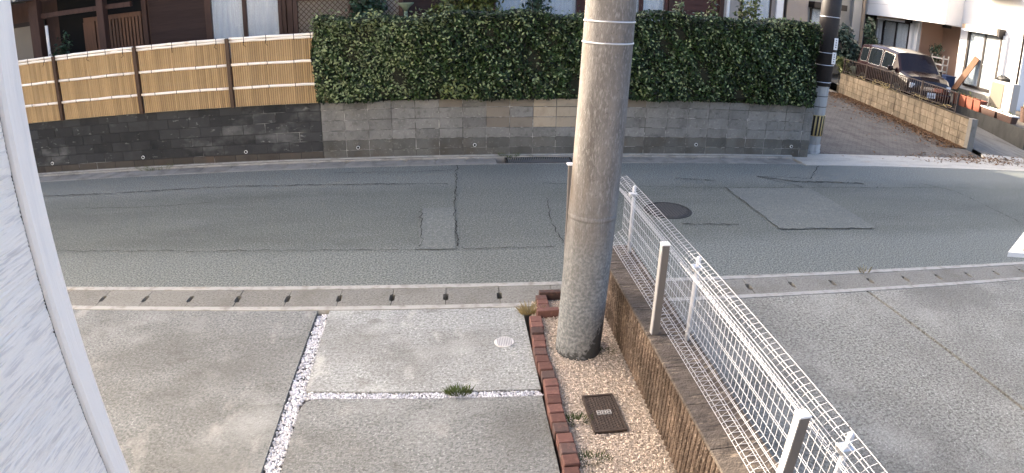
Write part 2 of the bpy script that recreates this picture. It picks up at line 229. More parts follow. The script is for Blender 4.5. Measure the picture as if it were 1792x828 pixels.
# ---------------------------------------------------------------- mesh helpers
class MB:
    def __init__(s): s.v, s.f = [], []
    def add(s, vs, fs):
        o = len(s.v); s.v += [tuple(v) for v in vs]; s.f += [tuple(i + o for i in f) for f in fs]; return s
    def box(s, x0, x1, y0, y1, z0, z1, bev=0.0):
        if bev <= 0:
            vs = [(x, y, z) for z in (z0, z1) for y in (y0, y1) for x in (x0, x1)]
            return s.add(vs, [(0, 2, 3, 1), (4, 5, 7, 6), (0, 1, 5, 4), (2, 6, 7, 3), (0, 4, 6, 2), (1, 3, 7, 5)])
        c, h = ((x0 + x1) / 2, (y0 + y1) / 2, (z0 + z1) / 2), ((x1 - x0) / 2, (y1 - y0) / 2, (z1 - z0) / 2)
        vs, idx = [], {}
        for sx in (-1, 1):
            for sy in (-1, 1):
                for sz in (-1, 1):
                    for a in range(3):
                        p = [sx * (h[0] - bev), sy * (h[1] - bev), sz * (h[2] - bev)]
                        p[a] = (sx, sy, sz)[a] * h[a]
                        idx[(sx, sy, sz, a)] = len(vs); vs.append((c[0] + p[0], c[1] + p[1], c[2] + p[2]))
        fs = []
        for a in range(3):
            b_, c_ = (a + 1) % 3, (a + 2) % 3
            for sg in (-1, 1):
                q = []
                for u, v in ((-1, -1), (1, -1), (1, 1), (-1, 1)):
                    k = [0, 0, 0]; k[a] = sg; k[b_] = u; k[c_] = v; q.append(idx[(*k, a)])
                fs.append(tuple(q if sg > 0 else q[::-1]))
            for u in (-1, 1):
                for v in (-1, 1):
                    k0 = [0, 0, 0]; k1 = [0, 0, 0]; k0[a] = -1; k1[a] = 1
                    for k in (k0, k1): k[b_] = u; k[c_] = v
                    q = [idx[(*k0, b_)], idx[(*k1, b_)], idx[(*k1, c_)], idx[(*k0, c_)]]
                    fs.append(tuple(q if u * v > 0 else q[::-1]))
        for sx in (-1, 1):
            for sy in (-1, 1):
                for sz in (-1, 1):
                    t = [idx[(sx, sy, sz, a)] for a in range(3)]
                    fs.append(tuple(t if sx * sy * sz > 0 else t[::-1]))
        return s.add(vs, fs)
    def prism(s, poly, z0, z1):
        n = len(poly); a = sum(poly[i][0] * poly[(i + 1) % n][1] - poly[(i + 1) % n][0] * poly[i][1] for i in range(n))
        if a < 0: poly = poly[::-1]
        vs = [(x, y, z0) for x, y in poly] + [(x, y, z1) for x, y in poly]
        return s.add(vs, [tuple(range(n))[::-1], tuple(range(n, 2 * n))] + [(i, (i + 1) % n, (i + 1) % n + n, i + n) for i in range(n)])
    def tube(s, pts, r, n=6, closed=False, r1=None, cap=True):
        pts = [Vector(p) for p in pts]; k = len(pts); rings = []
        for i, p in enumerate(pts):
            if closed: t = pts[(i + 1) % k] - pts[i - 1]
            else: t = pts[min(i + 1, k - 1)] - pts[max(i - 1, 0)]
            t.normalize(); up = Vector((0, 0, 1)) if abs(t.z) < .9 else Vector((1, 0, 0))
            a = t.cross(up).normalized(); b = a.cross(t)
            rr = r if r1 is None else r + (r1 - r) * i / max(k - 1, 1)
            rings.append([p + (a * math.cos(q) + b * math.sin(q)) * rr for q in (2 * math.pi * (j + .5) / n for j in range(n))])
        fs = []
        for i in range(k if closed else k - 1):
            i2 = (i + 1) % k
            for j in range(n): fs.append((i * n + j, i2 * n + j, i2 * n + (j + 1) % n, i * n + (j + 1) % n))
        if not closed and cap: fs += [tuple(range(n)), tuple(range((k - 1) * n, k * n))[::-1]]
        return s.add([v for rg in rings for v in rg], fs)
    def lathe(s, cx, cy, prof, n=24, lean=(0, 0)):
        vs, fs = [], []
        for r, z in prof:
            for j in range(n):
                a = 2 * math.pi * j / n; vs.append((cx + lean[0] * z + r * math.cos(a), cy + lean[1] * z + r * math.sin(a), z))
        for i in range(len(prof) - 1):
            for j in range(n): fs.append((i * n + j, i * n + (j + 1) % n, (i + 1) * n + (j + 1) % n, (i + 1) * n + j))
        fs += [tuple(range(n))[::-1], tuple(range((len(prof) - 1) * n, len(prof) * n))]
        return s.add(vs, fs)
    def rot(s, ang, o=(0, 0)):
        c, q = math.cos(ang), math.sin(ang)
        s.v = [(o[0] + (x - o[0]) * c - (y - o[1]) * q, o[1] + (x - o[0]) * q + (y - o[1]) * c, z) for x, y, z in s.v]; return s
    def move(s, dx, dy, dz=0): s.v = [(x + dx, y + dy, z + dz) for x, y, z in s.v]; return s
    def mesh(s, name, m, smooth=False):
        me = bpy.data.meshes.new(name); me.from_pydata(s.v, [], s.f); me.update()
        if m: me.materials.append(m)
        if smooth: me.polygons.foreach_set('use_smooth', [True] * len(me.polygons))
        return me
def link(o, parent=None):
    COL.objects.link(o)
    if parent: o.parent = parent
    return o
def worldloc(o):
    p = Vector((0, 0, 0))
    while o: p += o.location; o = o.parent
    return p
def obj(name, mb, m, parent=None, kind=None, smooth=False, label=None, local=False):
    """link a mesh object; coordinates are world ones (parents are unrotated) unless local"""
    if parent and not local:
        p = worldloc(parent); mb.move(-p.x, -p.y, -p.z)
    o = bpy.data.objects.new(name, mb.mesh(name, M[m] if isinstance(m, str) else m, smooth)); link(o, parent)
    if kind: o['kind'] = kind
    if label: o['label'] = label
    return o
def inst(name, me, loc, parent=None, rotz=0, scale=None, rot=None):
    o = bpy.data.objects.new(name, me); link(o, parent); o.location = loc; o.rotation_euler = rot or (0, 0, rotz)
    if scale: o.scale = scale
    return o
def thing(name, label, cat, loc=(0, 0, 0), rotz=0, group=None):
    o = bpy.data.objects.new(name, None); COL.objects.link(o); o.location = loc; o.rotation_euler = (0, 0, rotz); o.empty_display_size = .2
    o['label'] = label; o['category'] = cat
    if group: o['group'] = group
    return o
def tag(o, label, cat, group=None):
    o['label'] = label; o['category'] = cat
    if group: o['group'] = group
    return o
def dup(root, loc, rotz=None, label=None):
    r = root.copy(); COL.objects.link(r); r.location = loc
    if rotz is not None: r.rotation_euler = (0, 0, rotz)
    if label: r['label'] = label
    for ch in list(root.children):
        c = ch.copy(); COL.objects.link(c); c.parent = r
        for g in list(ch.children):
            d = g.copy(); COL.objects.link(d); d.parent = c
    return r
def quads(name, V, m, parent=None, kind=None):
    """V: n x 4 x 3 array of loose quads"""
    V = np.asarray(V, np.float32); n = len(V)
    if parent: V = V - np.array(worldloc(parent), np.float32)
    me = bpy.data.meshes.new(name); me.vertices.add(n * 4); me.loops.add(n * 4); me.polygons.add(n)
    me.vertices.foreach_set('co', V.reshape(-1)); me.loops.foreach_set('vertex_index', np.arange(n * 4, dtype=np.int32))
    me.polygons.foreach_set('loop_start', np.arange(0, n * 4, 4, dtype=np.int32)); me.polygons.foreach_set('loop_total', np.full(n, 4, np.int32))
    me.update(calc_edges=True); me.materials.append(M[m])
    o = bpy.data.objects.new(name, me); link(o, parent)
    if kind: o['kind'] = kind
    return o
def leaves(P, N, size, spread=.6, aspect=.5):
    """leaf-shaped quads at points P facing about N"""
    n = len(P); N = N + npr.normal(0, spread, (n, 3)); N /= np.linalg.norm(N, axis=1)[:, None]
    T = np.cross(N, npr.normal(0, 1, (n, 3))); T /= np.linalg.norm(T, axis=1)[:, None]; B = np.cross(N, T)
    s = (size * npr.uniform(.6, 1.35, n))[:, None]; d = N * s * .12
    return np.stack([P - T * s, P - B * s * aspect + d, P + T * s, P + B * s * aspect + d], 1)
def sphere_dirs(n):
    d = npr.normal(0, 1, (n, 3)); return d / np.linalg.norm(d, axis=1)[:, None]

# ---------------------------------------------------------------- the ground
obj('ground', MB().add([(-300, -300, -.4), (300, -300, -.4), (300, 300, -.4), (-300, 300, -.4)], [(0, 1, 2, 3)]), 'ground', kind='structure')
GA = -.0185                                        # the near gutter runs slightly askew
def gy(x, off): return 5.19 + math.tan(GA) * x + off
road = obj('road', MB().prism([(-60, gy(-60, .25)), (60, gy(60, .25)), (60, 9.76), (6.4, 9.76), (6.4, 9.83), (-60, 9.83)], -.38, 0), 'road', kind='structure')
def sheet(name, poly, z, m, parent=None):
    return obj(name, MB().add([(x, y, z) for x, y in poly], [tuple(range(len(poly)))]), m, parent, None if parent else 'structure')
def wob(poly, step=.25, amp=.02):
    out = []
    for i, (x, y) in enumerate(poly):
        x2, y2 = poly[(i + 1) % len(poly)]; L = math.hypot(x2 - x, y2 - y); k = max(1, int(L / step))
        for j in range(k):
            t = j / k; out.append((x + (x2 - x) * t + rng.uniform(-amp, amp), y + (y2 - y) * t + rng.uniform(-amp, amp)))
    return out
sheet('asphalt_patch', wob([(4.15, 6.65), (5.7, 6.6), (5.66, 8.38), (4.14, 8.36)], amp=.012), .008, 'asphalt_patch', road)
sheet('asphalt_patch', wob([(-.40, 6.33), (.02, 6.3), (.02, 7.70), (-.41, 7.70)], amp=.012), .008, 'asphalt_patch', road)
def crack(pts, wd=.012, z=.012):
    L, P = [], []
    for (x, y), (x2, y2) in zip(pts[:-1], pts[1:]):
        k = max(2, int(math.hypot(x2 - x, y2 - y) / .07))
        for j in range(k): P.append((x + (x2 - x) * j / k + rng.gauss(0, .014), y + (y2 - y) * j / k + rng.gauss(0, .014)))
    mb = MB(); vs, fs = [], []
    for i, (x, y) in enumerate(P):
        a = P[max(i - 1, 0)]; b = P[min(i + 1, len(P) - 1)]; dx, dy = b[0] - a[0], b[1] - a[1]; l = math.hypot(dx, dy) or 1
        q = wd * rng.uniform(.15, .75); vs += [(x - dy / l * q, y + dx / l * q, z), (x + dy / l * q, y - dx / l * q, z)]
        if i: fs.append((2 * i - 2, 2 * i - 1, 2 * i + 1, 2 * i))
    obj('road_crack', mb.add(vs, fs), 'crack', road)
crack([(-7.1, 8.9), (-5.5, 8.86), (-3.5, 8.96), (-1.8, 8.86), (0, 8.75)], .02)
crack([(.08, 9.76), (.05, 8.7), (.02, 7.7), (.04, 6.3)], .011)
crack([(-5.15, 6.52), (-2.5, 6.4), (-.36, 6.31), (1.2, 6.29)], .010)
crack([(-.41, 7.7), (-.37, 6.32)], .009)
crack([(1.35, 8.69), (2.6, 8.5), (4.14, 8.38), (6.4, 8.40), (8.6, 8.42)], .010)
crack([(4.14, 8.37), (4.15, 6.65)], .011); crack([(4.15, 6.65), (5.7, 6.59)], .014)
crack([(5.0, 9.0), (5.6, 8.7), (6.3, 8.7), (7.0, 8.62)], .03); crack([(8.3, 8.7), (8.8, 8.2), (8.85, 6.6)], .012)
crack([(6.7, 9.72), (6.0, 8.9), (5.0, 9.0), (5.6, 8.35)], .012)
crack([(1.3, 8.0), (1.2, 7.1), (1.25, 6.3)], .008); crack([(2.9, 6.9), (3.7, 6.85)], .018); crack([(3.5, 8.9), (4.2, 8.75)], .022)
crack([(-6, 8.2), (-4.5, 8.1), (-3.4, 8.2)], .010); crack([(-1.9, 9.5), (-.7, 9.42), (.1, 9.5)], .010)

# near gutter: channel with kerbs, lids with a slot at each joint
gut = obj('gutter', MB().box(-20, 20, -.245, -.177, -.38, .006).box(-20, 20, .177, .25, -.38, .006).box(-20, 20, -.177, .177, -.38, -.30), 'kerb', kind='structure', local=True)
gut.location = (0, 5.19, 0); gut.rotation_euler = (0, 0, GA)
def lid_mesh(L, wd, slot0, slot1, hw=.016, name='gutter_lid', m='lid'):
    y0, y1 = -wd / 2, wd / 2; e = L / 2 - .003
    poly = [(-e, y0), (e, y0), (e, slot0), (e - hw, slot0 + .012), (e - hw, slot1 - .012), (e, slot1), (e, y1), (-e, y1), (-e, slot1), (-e + hw, slot1 - .012), (-e + hw, slot0 + .012), (-e, slot0)]
    return MB().prism(poly, -.09, 0).mesh(name, M[m])
obj('slot_shade', MB().box(-20, 20, -.176, .176, -.299, -.10), 'dark', gut, local=True)  # near-black fill under the lids, paints the shade inside the slots
lm = lid_mesh(.5085, .346, -.08, .055, .022)
for k in range(-12, 32):
    inst('gutter_lid', lm, (-3.65 + .5085 * (k + .5), 0, rng.uniform(0, .004)), gut)
# far gutter against the block walls
fg = obj('gutter', MB().box(-20, 6.42, -.225, -.19, -.38, .004).box(-20, 6.42, .17, .225, -.38, .03).box(-20, 6.42, -.19, .17, -.38, -.30), 'lid_far', kind='structure', local=True)
fg.location = (0, 10.045, 0)
fm = lid_mesh(.5085, .35, .07, .15, .02, 'gutter_lid', 'lid_far')
for k in range(-30, 14):
    x = -.02 + .5085 * k
    if not .9 < x < 2.05 and x < 6.2: inst('gutter_lid', fm, (x, -.01, rng.uniform(0, .004)), fg)
kb = obj('kerb', MB().box(-20, 6.42, 10.275, 10.318, -.3, .045), 'kerb', kind='structure')
gr = thing('gutter_grating', 'steel bar grating over the far gutter below the hedge', 'grating', (1.47, 10.03, 0))
obj('grating_frame', MB().box(.90, 2.04, 9.855, 9.875, -.04, .012).box(.90, 2.04, 10.185, 10.205, -.04, .012).box(.90, .92, 9.876, 10.184, -.04, .011).box(2.02, 2.04, 9.876, 10.184, -.04, .011), 'manhole', gr)
bm_ = MB().box(-.005, .005, 9.877 - 10.03, 10.183 - 10.03, -.03, .009).mesh('grating_bar', M['steel'])
for k in range(34): inst('grating_bar', bm_, (.955 + k * .0315 - 1.47, 0, 0), gr)

# concrete aprons, lane, right driveway
obj('apron', MB().prism([(6.44, 9.765), (40, 9.765), (40, 10.75), (15.2, 10.75), (12.6, 11.2), (12.2, 10.7), (6.9, 10.6), (6.44, 10.32)], -.38, .006), 'apron', kind='structure')
obj('lane', MB().prism([(6.90, 10.605), (12.2, 10.705), (12.42, 11.7), (14.5, 22), (16, 30), (10, 30), (6.9, 19)], -.38, .004), 'lane', kind='structure')
def litter(n, f):
    P = np.array([f() for _ in range(n)]); return leaves(P, np.tile((0, 0, 1), (n, 1)), .05, .25, .35)
def lit1():
    t = rng.random(); q = rng.expovariate(3.2); return (12.42 + 1.55 * t - q, 11.6 + 8.1 * t, .014 + rng.random() * .01)
def lit2():
    return (rng.gauss(11.9, 1.1), rng.gauss(10.55, .22), .016 + rng.random() * .01)
quads('leaf_litter', np.concatenate([litter(5200, lit1), litter(420, lit2)]), 'debris', None, 'stuff')
obj('sloped_driveway', MB().add([(12.63, 11.2, .009), (15.2, 10.755, .009), (15.2, 11.7, .05), (15.9, 15.2, .24), (18.9, 18.5, .27), (18.9, 28, .28), (16.0, 28, .28), (14.16, 19.9, .27), (13.25, 15.2, .24), (12.63, 11.75, .05)], [(0, 1, 2, 9), (9, 2, 3, 8), (8, 3, 4, 7), (7, 4, 5, 6)]), 'slope', kind='structure')
crack([(11.9, 10.98), (12.6, 10.75), (13.4, 10.5), (14.6, 10.5), (16, 10.6)], .03, .02)

# house driveway slabs with a joint of white pebbles, and the neighbour's
drv = obj('driveway', MB().prism([(-9, gy(-9, -.247)), (.60, gy(.60, -.247)), (.60, -4), (-9, -4)], -.38, -.05), 'pebblebase', kind='structure')
obj('concrete_slab', MB().prism([(-9, gy(-9, -.250)), (-1.275, gy(-1.275, -.250)), (-1.262, 2.0), (-1.262, -4), (-9, -4)], -.049, .0), 'concrete_b', drv)
obj('concrete_slab', MB().prism([(-1.160, gy(-1.16, -.250)), (.603, gy(.603, -.250)), (.603, 3.668), (-1.10, 3.722), (-1.138, 3.73)], -.049, .0), 'concrete', drv)
obj('concrete_slab', MB().prism([(-1.03, 3.628), (.60, 3.585), (.60, -4), (-1.138, -4), (-1.138, 3.50), (-1.11, 3.59)], -.049, .0), 'concrete_b', drv)
nd = obj('neighbour_driveway', MB().prism([(1.66, gy(1.66, -.247)), (4.262, gy(4.27, -.247)), (4.432, 2.5), (4.392, -6), (1.66, -6)], -.38, 0), 'concrete_n', kind='structure')
obj('concrete_slab', MB().prism([(4.295, gy(4.3, -.247)), (20, gy(20, -.247)), (20, -6), (4.44, -6), (4.475, 2.5)], -.38, .001), 'concrete_n', nd)
obj('joint_strip', MB().prism([(4.263, gy(4.265, -.247)), (4.30, gy(4.3, -.247)), (4.474, 2.5), (4.439, -6), (4.393, -6), (4.433, 2.5)], -.38, -.05), 'dark', nd)
def stones(n, sampler, s0, s1, m, parent=None, flat=.6):
    base = np.array([(1, 0, 0), (-1, 0, 0), (0, 1, 0), (0, -1, 0), (0, 0, 1), (0, 0, -1)], float)
    F = [(0, 2, 4), (2, 1, 4), (1, 3, 4), (3, 0, 4), (2, 0, 5), (1, 2, 5), (3, 1, 5), (0, 3, 5)]
    mb = MB()
    for _ in range(n):
        x, y, z = sampler(); a = rng.uniform(0, 6.3); s = rng.uniform(s0, s1); c, q = math.cos(a), math.sin(a)
        v = base * (s * rng.uniform(.7, 1.3), s * rng.uniform(.5, .9), s * flat) + npr.normal(0, s * .14, (6, 3))
        v = np.stack([v[:, 0] * c - v[:, 1] * q, v[:, 0] * q + v[:, 1] * c, v[:, 2]], 1) + (x, y, z)
        mb.add(v.tolist(), F)
    return mb
def peb():
    if rng.random() < .62:
        y = rng.uniform(2.2, 4.92); return (rng.uniform(-1.262, -1.15), y, -.022 + rng.uniform(-.01, .008))
    x = rng.uniform(-1.15, .60); return (x, 3.66 - .03 * (x + .2) + rng.uniform(-.042, .042), -.022 + rng.uniform(-.01, .008))
obj('white_pebbles', stones(3600, peb, .009, .017, 'pebble'), 'pebble', kind='stuff')

# ---------------------------------------------------------------- planting bed: bricks, gravel, pole, ribbed wall
obj('gravel_bed', MB().prism([(.66, 4.72), (.74, 5.0), (1.345, 5.0), (1.345, -4), (.62, -4)], -.38, .012), 'gravelbase', kind='structure')
def gv():
    while True:
        x, y = rng.uniform(.70, 1.30), 1.7 + 3.3 * rng.random() ** 1.25
        if (x - .98) ** 2 + (y - 4.17) ** 2 > .185 ** 2 and not (.86 < x < 1.13 and 3.09 < y < 3.52): return (x, y, .016 + rng.uniform(-.004, .008))
obj('gravel', stones(13000, gv, .0038, .0088, 'gravel'), 'gravel', kind='stuff')
ed = thing('brick_edging', 'row of upright red bricks edging the gravel bed', 'brick edging', (.65, 3.4, 0))
bk = MB().box(-.052, .052, -.049, .049, -.2, .062, .006).mesh('brick', M['brick'])
for i in range(31):
    y = 4.62 - i * .1055; x = .668 + (.018 if i < 2 else 0) + rng.uniform(-.004, .004) + .008 * math.sin(i * .9)
    inst('brick', bk, (x - .65, y - 3.4, rng.uniform(-.008, .006)), ed, rng.uniform(-.03, .03), rot=(rng.uniform(-.03, .03), rng.uniform(-.03, .03), rng.uniform(-.04, .04)))
bx_ = thing('brick_border', 'low square of bricks round the far corner of the gravel bed', 'brick border', (.85, 4.9, 0))
bk2 = MB().box(-.1, .1, -.03, .03, -.1, .085, .005).mesh('brick', M['brick']); bk3 = MB().box(-.05, .05, -.042, .042, -.1, .07, .005).mesh('brick', M['brick'])
for x, y, me, rz in ((.88, 5.07, bk2, .0), (1.085, 5.065, bk2, .02), (.79, 4.985, bk3, .02), (.79, 4.897, bk3, -.03), (.79, 4.807, bk3, .02), (.81, 4.725, bk2, .05)):
    inst('brick', me, (x - .85, y - 4.9, 0), bx_, rz)

# near utility pole
up = thing('utility_pole', 'thick weathered concrete utility pole standing in the gravel bed beside the mesh fence', 'utility pole', (.975, 4.17, 0))
LEAN = .037
prof = [(.186, -.3)] + [(.1815 - .0035 * z, z) for z in (0, .2, .5, .9, 1.3, 1.7, 2.1, 2.5, 3, 4, 6, 8)]
obj('shaft', MB().lathe(.975, 4.17, prof, 40, (LEAN, 0)), 'pole', up, smooth=True)
for z in (2.42, 2.565):
    r = .1815 - .0035 * z
    obj('steel_band', MB().lathe(.975 + LEAN * z, 4.17, [(r + .004, z - .006), (r + .0065, z), (r + .004, z + .006)], 40), 'steel', up, smooth=True)
obj('seam_bump', MB().lathe(.975 + LEAN * 1.18, 4.17, [(.1775, 1.16), (.1805, 1.175), (.1775, 1.2)], 40), 'pole', up, smooth=True)

# ribbed block wall
rw = thing('ribbed_block_wall', 'low brown ribbed block wall beside the gravel bed carrying the mesh fence', 'wall', (1.42, 3, 0))
XF, XB, ZT = 1.318, 1.64, .505
obj('wall_core', MB().box(XF + .032, XB, -3, 5.12, -.3, ZT - .022), 'rib', rw)
def ribblock(L, h):
    mb = MB(); n = 7; p = L / n
    poly = [(.05, 0), (.05, L - .004)]
    out = []
    for i in range(n):
        a = i * p
        out += [(.026, a + .001), (.004, a + .012), (-.004, a + p * .45), (.002, a + p - .016), (.026, a + p - .007)]
    poly = [(.04, .001)] + out + [(.04, L - .003)]
    return mb.prism(poly, 0, h - .003).mesh('ribbed_block', M['rib'])
rb = [ribblock(.4, .19), ribblock(.4, .19), ribblock(.4, .107)]
z = 0.0
for c, h in enumerate((.19, .19, .107)):
    for k in range(-6, 13):
        y = k * .4 + .08 * (c % 2) * 0
        if -2.5 < y < 4.75: inst('ribbed_block', rb[c], (XF + rng.uniform(-.002, .002) - 1.42, y - 3, z), rw)
    z += h
cap = MB().box(-.0, .325, .0005, .3995, -.019, .003, .004).mesh('cap_block', M['ribtop'])
for k in range(-6, 12): inst('cap_block', cap, (XF - .002 - 1.42, k * .4 + .32 - 3, ZT), rw)

# mesh fence
XM = 1.545
PROF = [(1.545, .535), (1.47, .535), (1.425, .565), (1.545, .665), (1.545, 1.03), (1.435, 1.105), (1.505, 1.165), (1.545, 1.175)]
HZ = [(1.545, .535), (1.47, .531), (1.425, .562), (1.475, .607), (1.51, .640), (1.548, .665), (1.549, .73), (1.549, .80), (1.549, .815), (1.549, .885), (1.549, .955), (1.549, 1.03), (1.50, 1.062), (1.47, 1.083), (1.437, 1.108), (1.47, 1.14), (1.505, 1.169), (1.549, 1.178), (1.549, 1.10), (1.549, .60)]
mf = thing('mesh_fence', 'long white wire mesh fence on top of the ribbed block wall', 'fence', (1.55, 3, .5))
ys = [5.14, 3.43, 1.63, -.17]
me_p = None
for a, b in ((5.14, 3.435), (3.425, 1.635), (1.625, -.165)):
    mb = MB(); n = int((a - b) / .05)
    for i in range(n + 1):
        y = a - .02 - i * (a - b - .04) / n; mb.tube([(x, y, z) for x, z in PROF], .0012, 4)
    for x, z in HZ: mb.tube([(x, a, z), (x, b, z)], .0013, 4)
    obj('mesh_panel', mb, 'mesh', mf)
for y in (4.95, 3.43, 1.63, -.17):
    p_ = obj('fence_post', MB().lathe(1.575, y, [(.016, .46), (.016, 1.12), (.014, 1.135), (.006, 1.142)], 14), 'mesh', mf, smooth=True)
    obj('clamp', MB().box(1.532, 1.60, y - .03, y + .03, 1.045, 1.075, .005), 'steel', mf)
# grey posts in front
gp = thing('square_post', 'grey square post with pale cap on the ribbed wall, nearest the camera', 'post', (1.385, 1.74, .508), group='square posts on the ribbed wall')
obj('shaft', MB().box(-.024, .024, -.024, .024, 0, .672, .002), 'greypost', gp, local=True)
obj('edge_trim', MB().box(-.030, -.0242, -.022, .022, 0, .670), 'alu', gp, local=True)
obj('post_cap', MB().box(-.031, .027, -.027, .027, .672, .684, .003), 'white', gp, local=True)
dup(gp, (1.375, 3.545, .508), label='grey square post with pale cap on the ribbed wall, midway along the fence')
tp = thing('tall_post', 'tall dark square post with white cap half hidden behind the concrete pole', 'post', (1.03, 5.10, 0))
obj('shaft', MB().box(-.022, .022, -.022, .022, -.05, 1.29, .002), 'greypost', tp, local=True)
obj('post_cap', MB().box(-.036, .036, -.03, .03, 1.29, 1.305, .003), 'white', tp, local=True)

# covers
hh = thing('access_cover', 'rusty rectangular iron cover with diamond tread set in the beige gravel', 'cover', (.995, 3.305, .015))
obj('cover_plate', MB().box(-.112, .112, -.20, .20, -.03, .014, .003), 'iron', hh, local=True)
obj('rim', MB().box(-.112, .112, -.205, -.19, -.02, .021).box(-.112, .112, .19, .205, -.02, .021).box(-.115, -.1, -.189, .189, -.02, .02).box(.1, .115, -.189, .189, -.02, .02), 'iron', hh, local=True)
mb = MB()
for i in range(9):
    for j in range(16):
        x, y = -.088 + i * .022, -.172 + j * .023 + (.0115 if i % 2 else 0)
        if y < .18 and not (abs(x) < .05 and abs(y) < .03): mb.add([(x - .009, y, .0145), (x, y - .01, .0145), (x + .009, y, .0145), (x, y + .01, .0145), (x, y, .021)], [(0, 1, 4), (1, 2, 4), (2, 3, 4), (3, 0, 4)])
obj('tread', mb, 'iron', hh, local=True)
mb = MB()
for x in (-.036, .0, .036): mb.box(x - .014, x - .009, -.022, .022, .014, .02).box(x + .009, x + .014, -.022, .022, .014, .0205).box(x - .009, x + .009, .017, .022, .014, .02).box(x - .009, x + .009, -.022, -.017, .014, .02).box(x - .009, x + .009, -.003, .003, .014, .02)
obj('raised_mark', mb, 'alu', hh, local=True)
hh.rotation_euler = (0, 0, .02)
cc = thing('cleanout_cap', 'small round pale cap set flush in the driveway concrete', 'cap', (.392, 4.335, .003))
obj('cap_disc', MB().lathe(0, 0, [(.082, -.03), (.082, .003), (.078, .006)], 28), 'cap', cc, local=True)
mb = MB()
for k in range(-4, 5): mb.box(k * .014 - .002, k * .014 + .002, -math.sqrt(max(.004, .068 ** 2 - (k * .014) ** 2)), math.sqrt(max(.004, .068 ** 2 - (k * .014) ** 2)), .006, .009)
obj('ridge', mb, 'ink', cc, local=True); cc.children[1]['kind'] = 'stuff'
mh = thing('manhole_cover', 'round dark iron manhole cover in the road behind the fence', 'manhole', (2.86, 7.43, .004))
obj('frame', MB().lathe(0, 0, [(.325, -.05), (.325, .004), (.318, .008), (.30, .008), (.296, -.05)], 40), 'manhole', mh, local=True)
obj('cover', MB().lathe(0, 0, [(.29, -.05), (.29, .005), (.286, .007)], 40), 'manhole', mh, local=True)
mb = MB()
for i in range(-6, 7):
    for j in range(-6, 7):
        x, y = i * .042, j * .042
        if x * x + y * y < .26 ** 2: mb.box(x - .013, x + .013, y - .006, y + .006, .007, .013)
o_ = obj('stud', mb, 'studiron', mh, local=True); o_['kind'] = 'stuff'

# ---------------------------------------------------------------- walls across the road
def blockwall(name, label, x0, x1, heights, mats, joint0, bond, mortar, tan=None):
    t = thing(name, label, 'wall', ((x0 + x1) / 2, 10.4, 0)); H = sum(heights)
    obj('wall_core', MB().box(x0, x1, 10.327, 10.47, -.3, H - .012), mortar, t)
    z = 0.0
    for c, h in enumerate(heights):
        me = {}
        for k in range(-60, 60):
            a = joint0 + .4 * k + (.2 if bond and c % 2 else 0); b = a + .4
            a, b = max(a, x0), min(b, x1)
            if b - a < .05: continue
            mname = mats[c]
            mname = (tan(c, (a + b) / 2) if tan else None) or mname
            key = (round(b - a, 3), mname)
            if key not in me: me[key] = MB().box(.0055, b - a - .0055, 0, .06, .005, h - .005, .004).mesh('block', M[mname])
            inst('block', me[key], (a - t.location.x, 10.319 + rng.uniform(-.0015, .003) - 10.4, z), t)
        z += h
    return t
HR = [.168, .178, .168, .180, .178, .140]
def sunpaint(c, x):  # blocks coloured as reflected sunlight; stray top-course tan is random
    if 1.39 < x < 2.2 and c >= 3: return 'block_sunpaint_buff'
    if .59 < x < 1.39 and c in (3, 5): return 'block_sunpaint_tan'
    if (c == 5 and -.6 < x < 3.9 and rng.random() < .4) or (c == 4 and .59 < x < .99): return 'block_sunpaint_tan'
wr = blockwall('block_wall', 'grey concrete block wall under the clipped hedge', -2.21, 6.80, HR, ['block_low', 'block_low', 'block', 'block', 'block', 'block'], -1.81, False, 'mortar', sunpaint)
obj('wall_top', MB().box(-2.21, 6.80, 10.33, 10.47, sum(HR) - .012, sum(HR) + .002), 'block', wr)
obj('return_wall', MB().box(6.66, 6.797, 10.471, 15, -.3, 1.0), 'block_low', wr)
wl = blockwall('block_wall', 'black-stained block wall under the bamboo fence', -14, -2.214, HR, ['block_brown', 'block_dark', 'block_dark', 'block_dark', 'block_dark', 'block_dark'], -2.214, True, 'mortar_dark')
obj('wall_top', MB().box(-14, -2.214, 10.33, 10.47, sum(HR) - .012, sum(HR) + .004), 'lid_far', wl)
for i in range(8):
    x = -7.607 + 2 * i
    t = wl if x < -2.2 else wr
    if x > 6.5: continue
    pp = MB().tube([(x, 10.305, .215), (x, 10.34, .215)], .030, 14)
    o = obj('weep_pipe', pp, 'pipe', t)
    obj('pipe_hole', MB().tube([(x, 10.3035, .215), (x, 10.306, .215)], .021, 12), 'dark', o)
obj('garden_ground', MB().prism([(-30, 10.471), (6.655, 10.471), (6.655, 30), (-30, 30)], -.3, .97), 'ground', kind='structure')

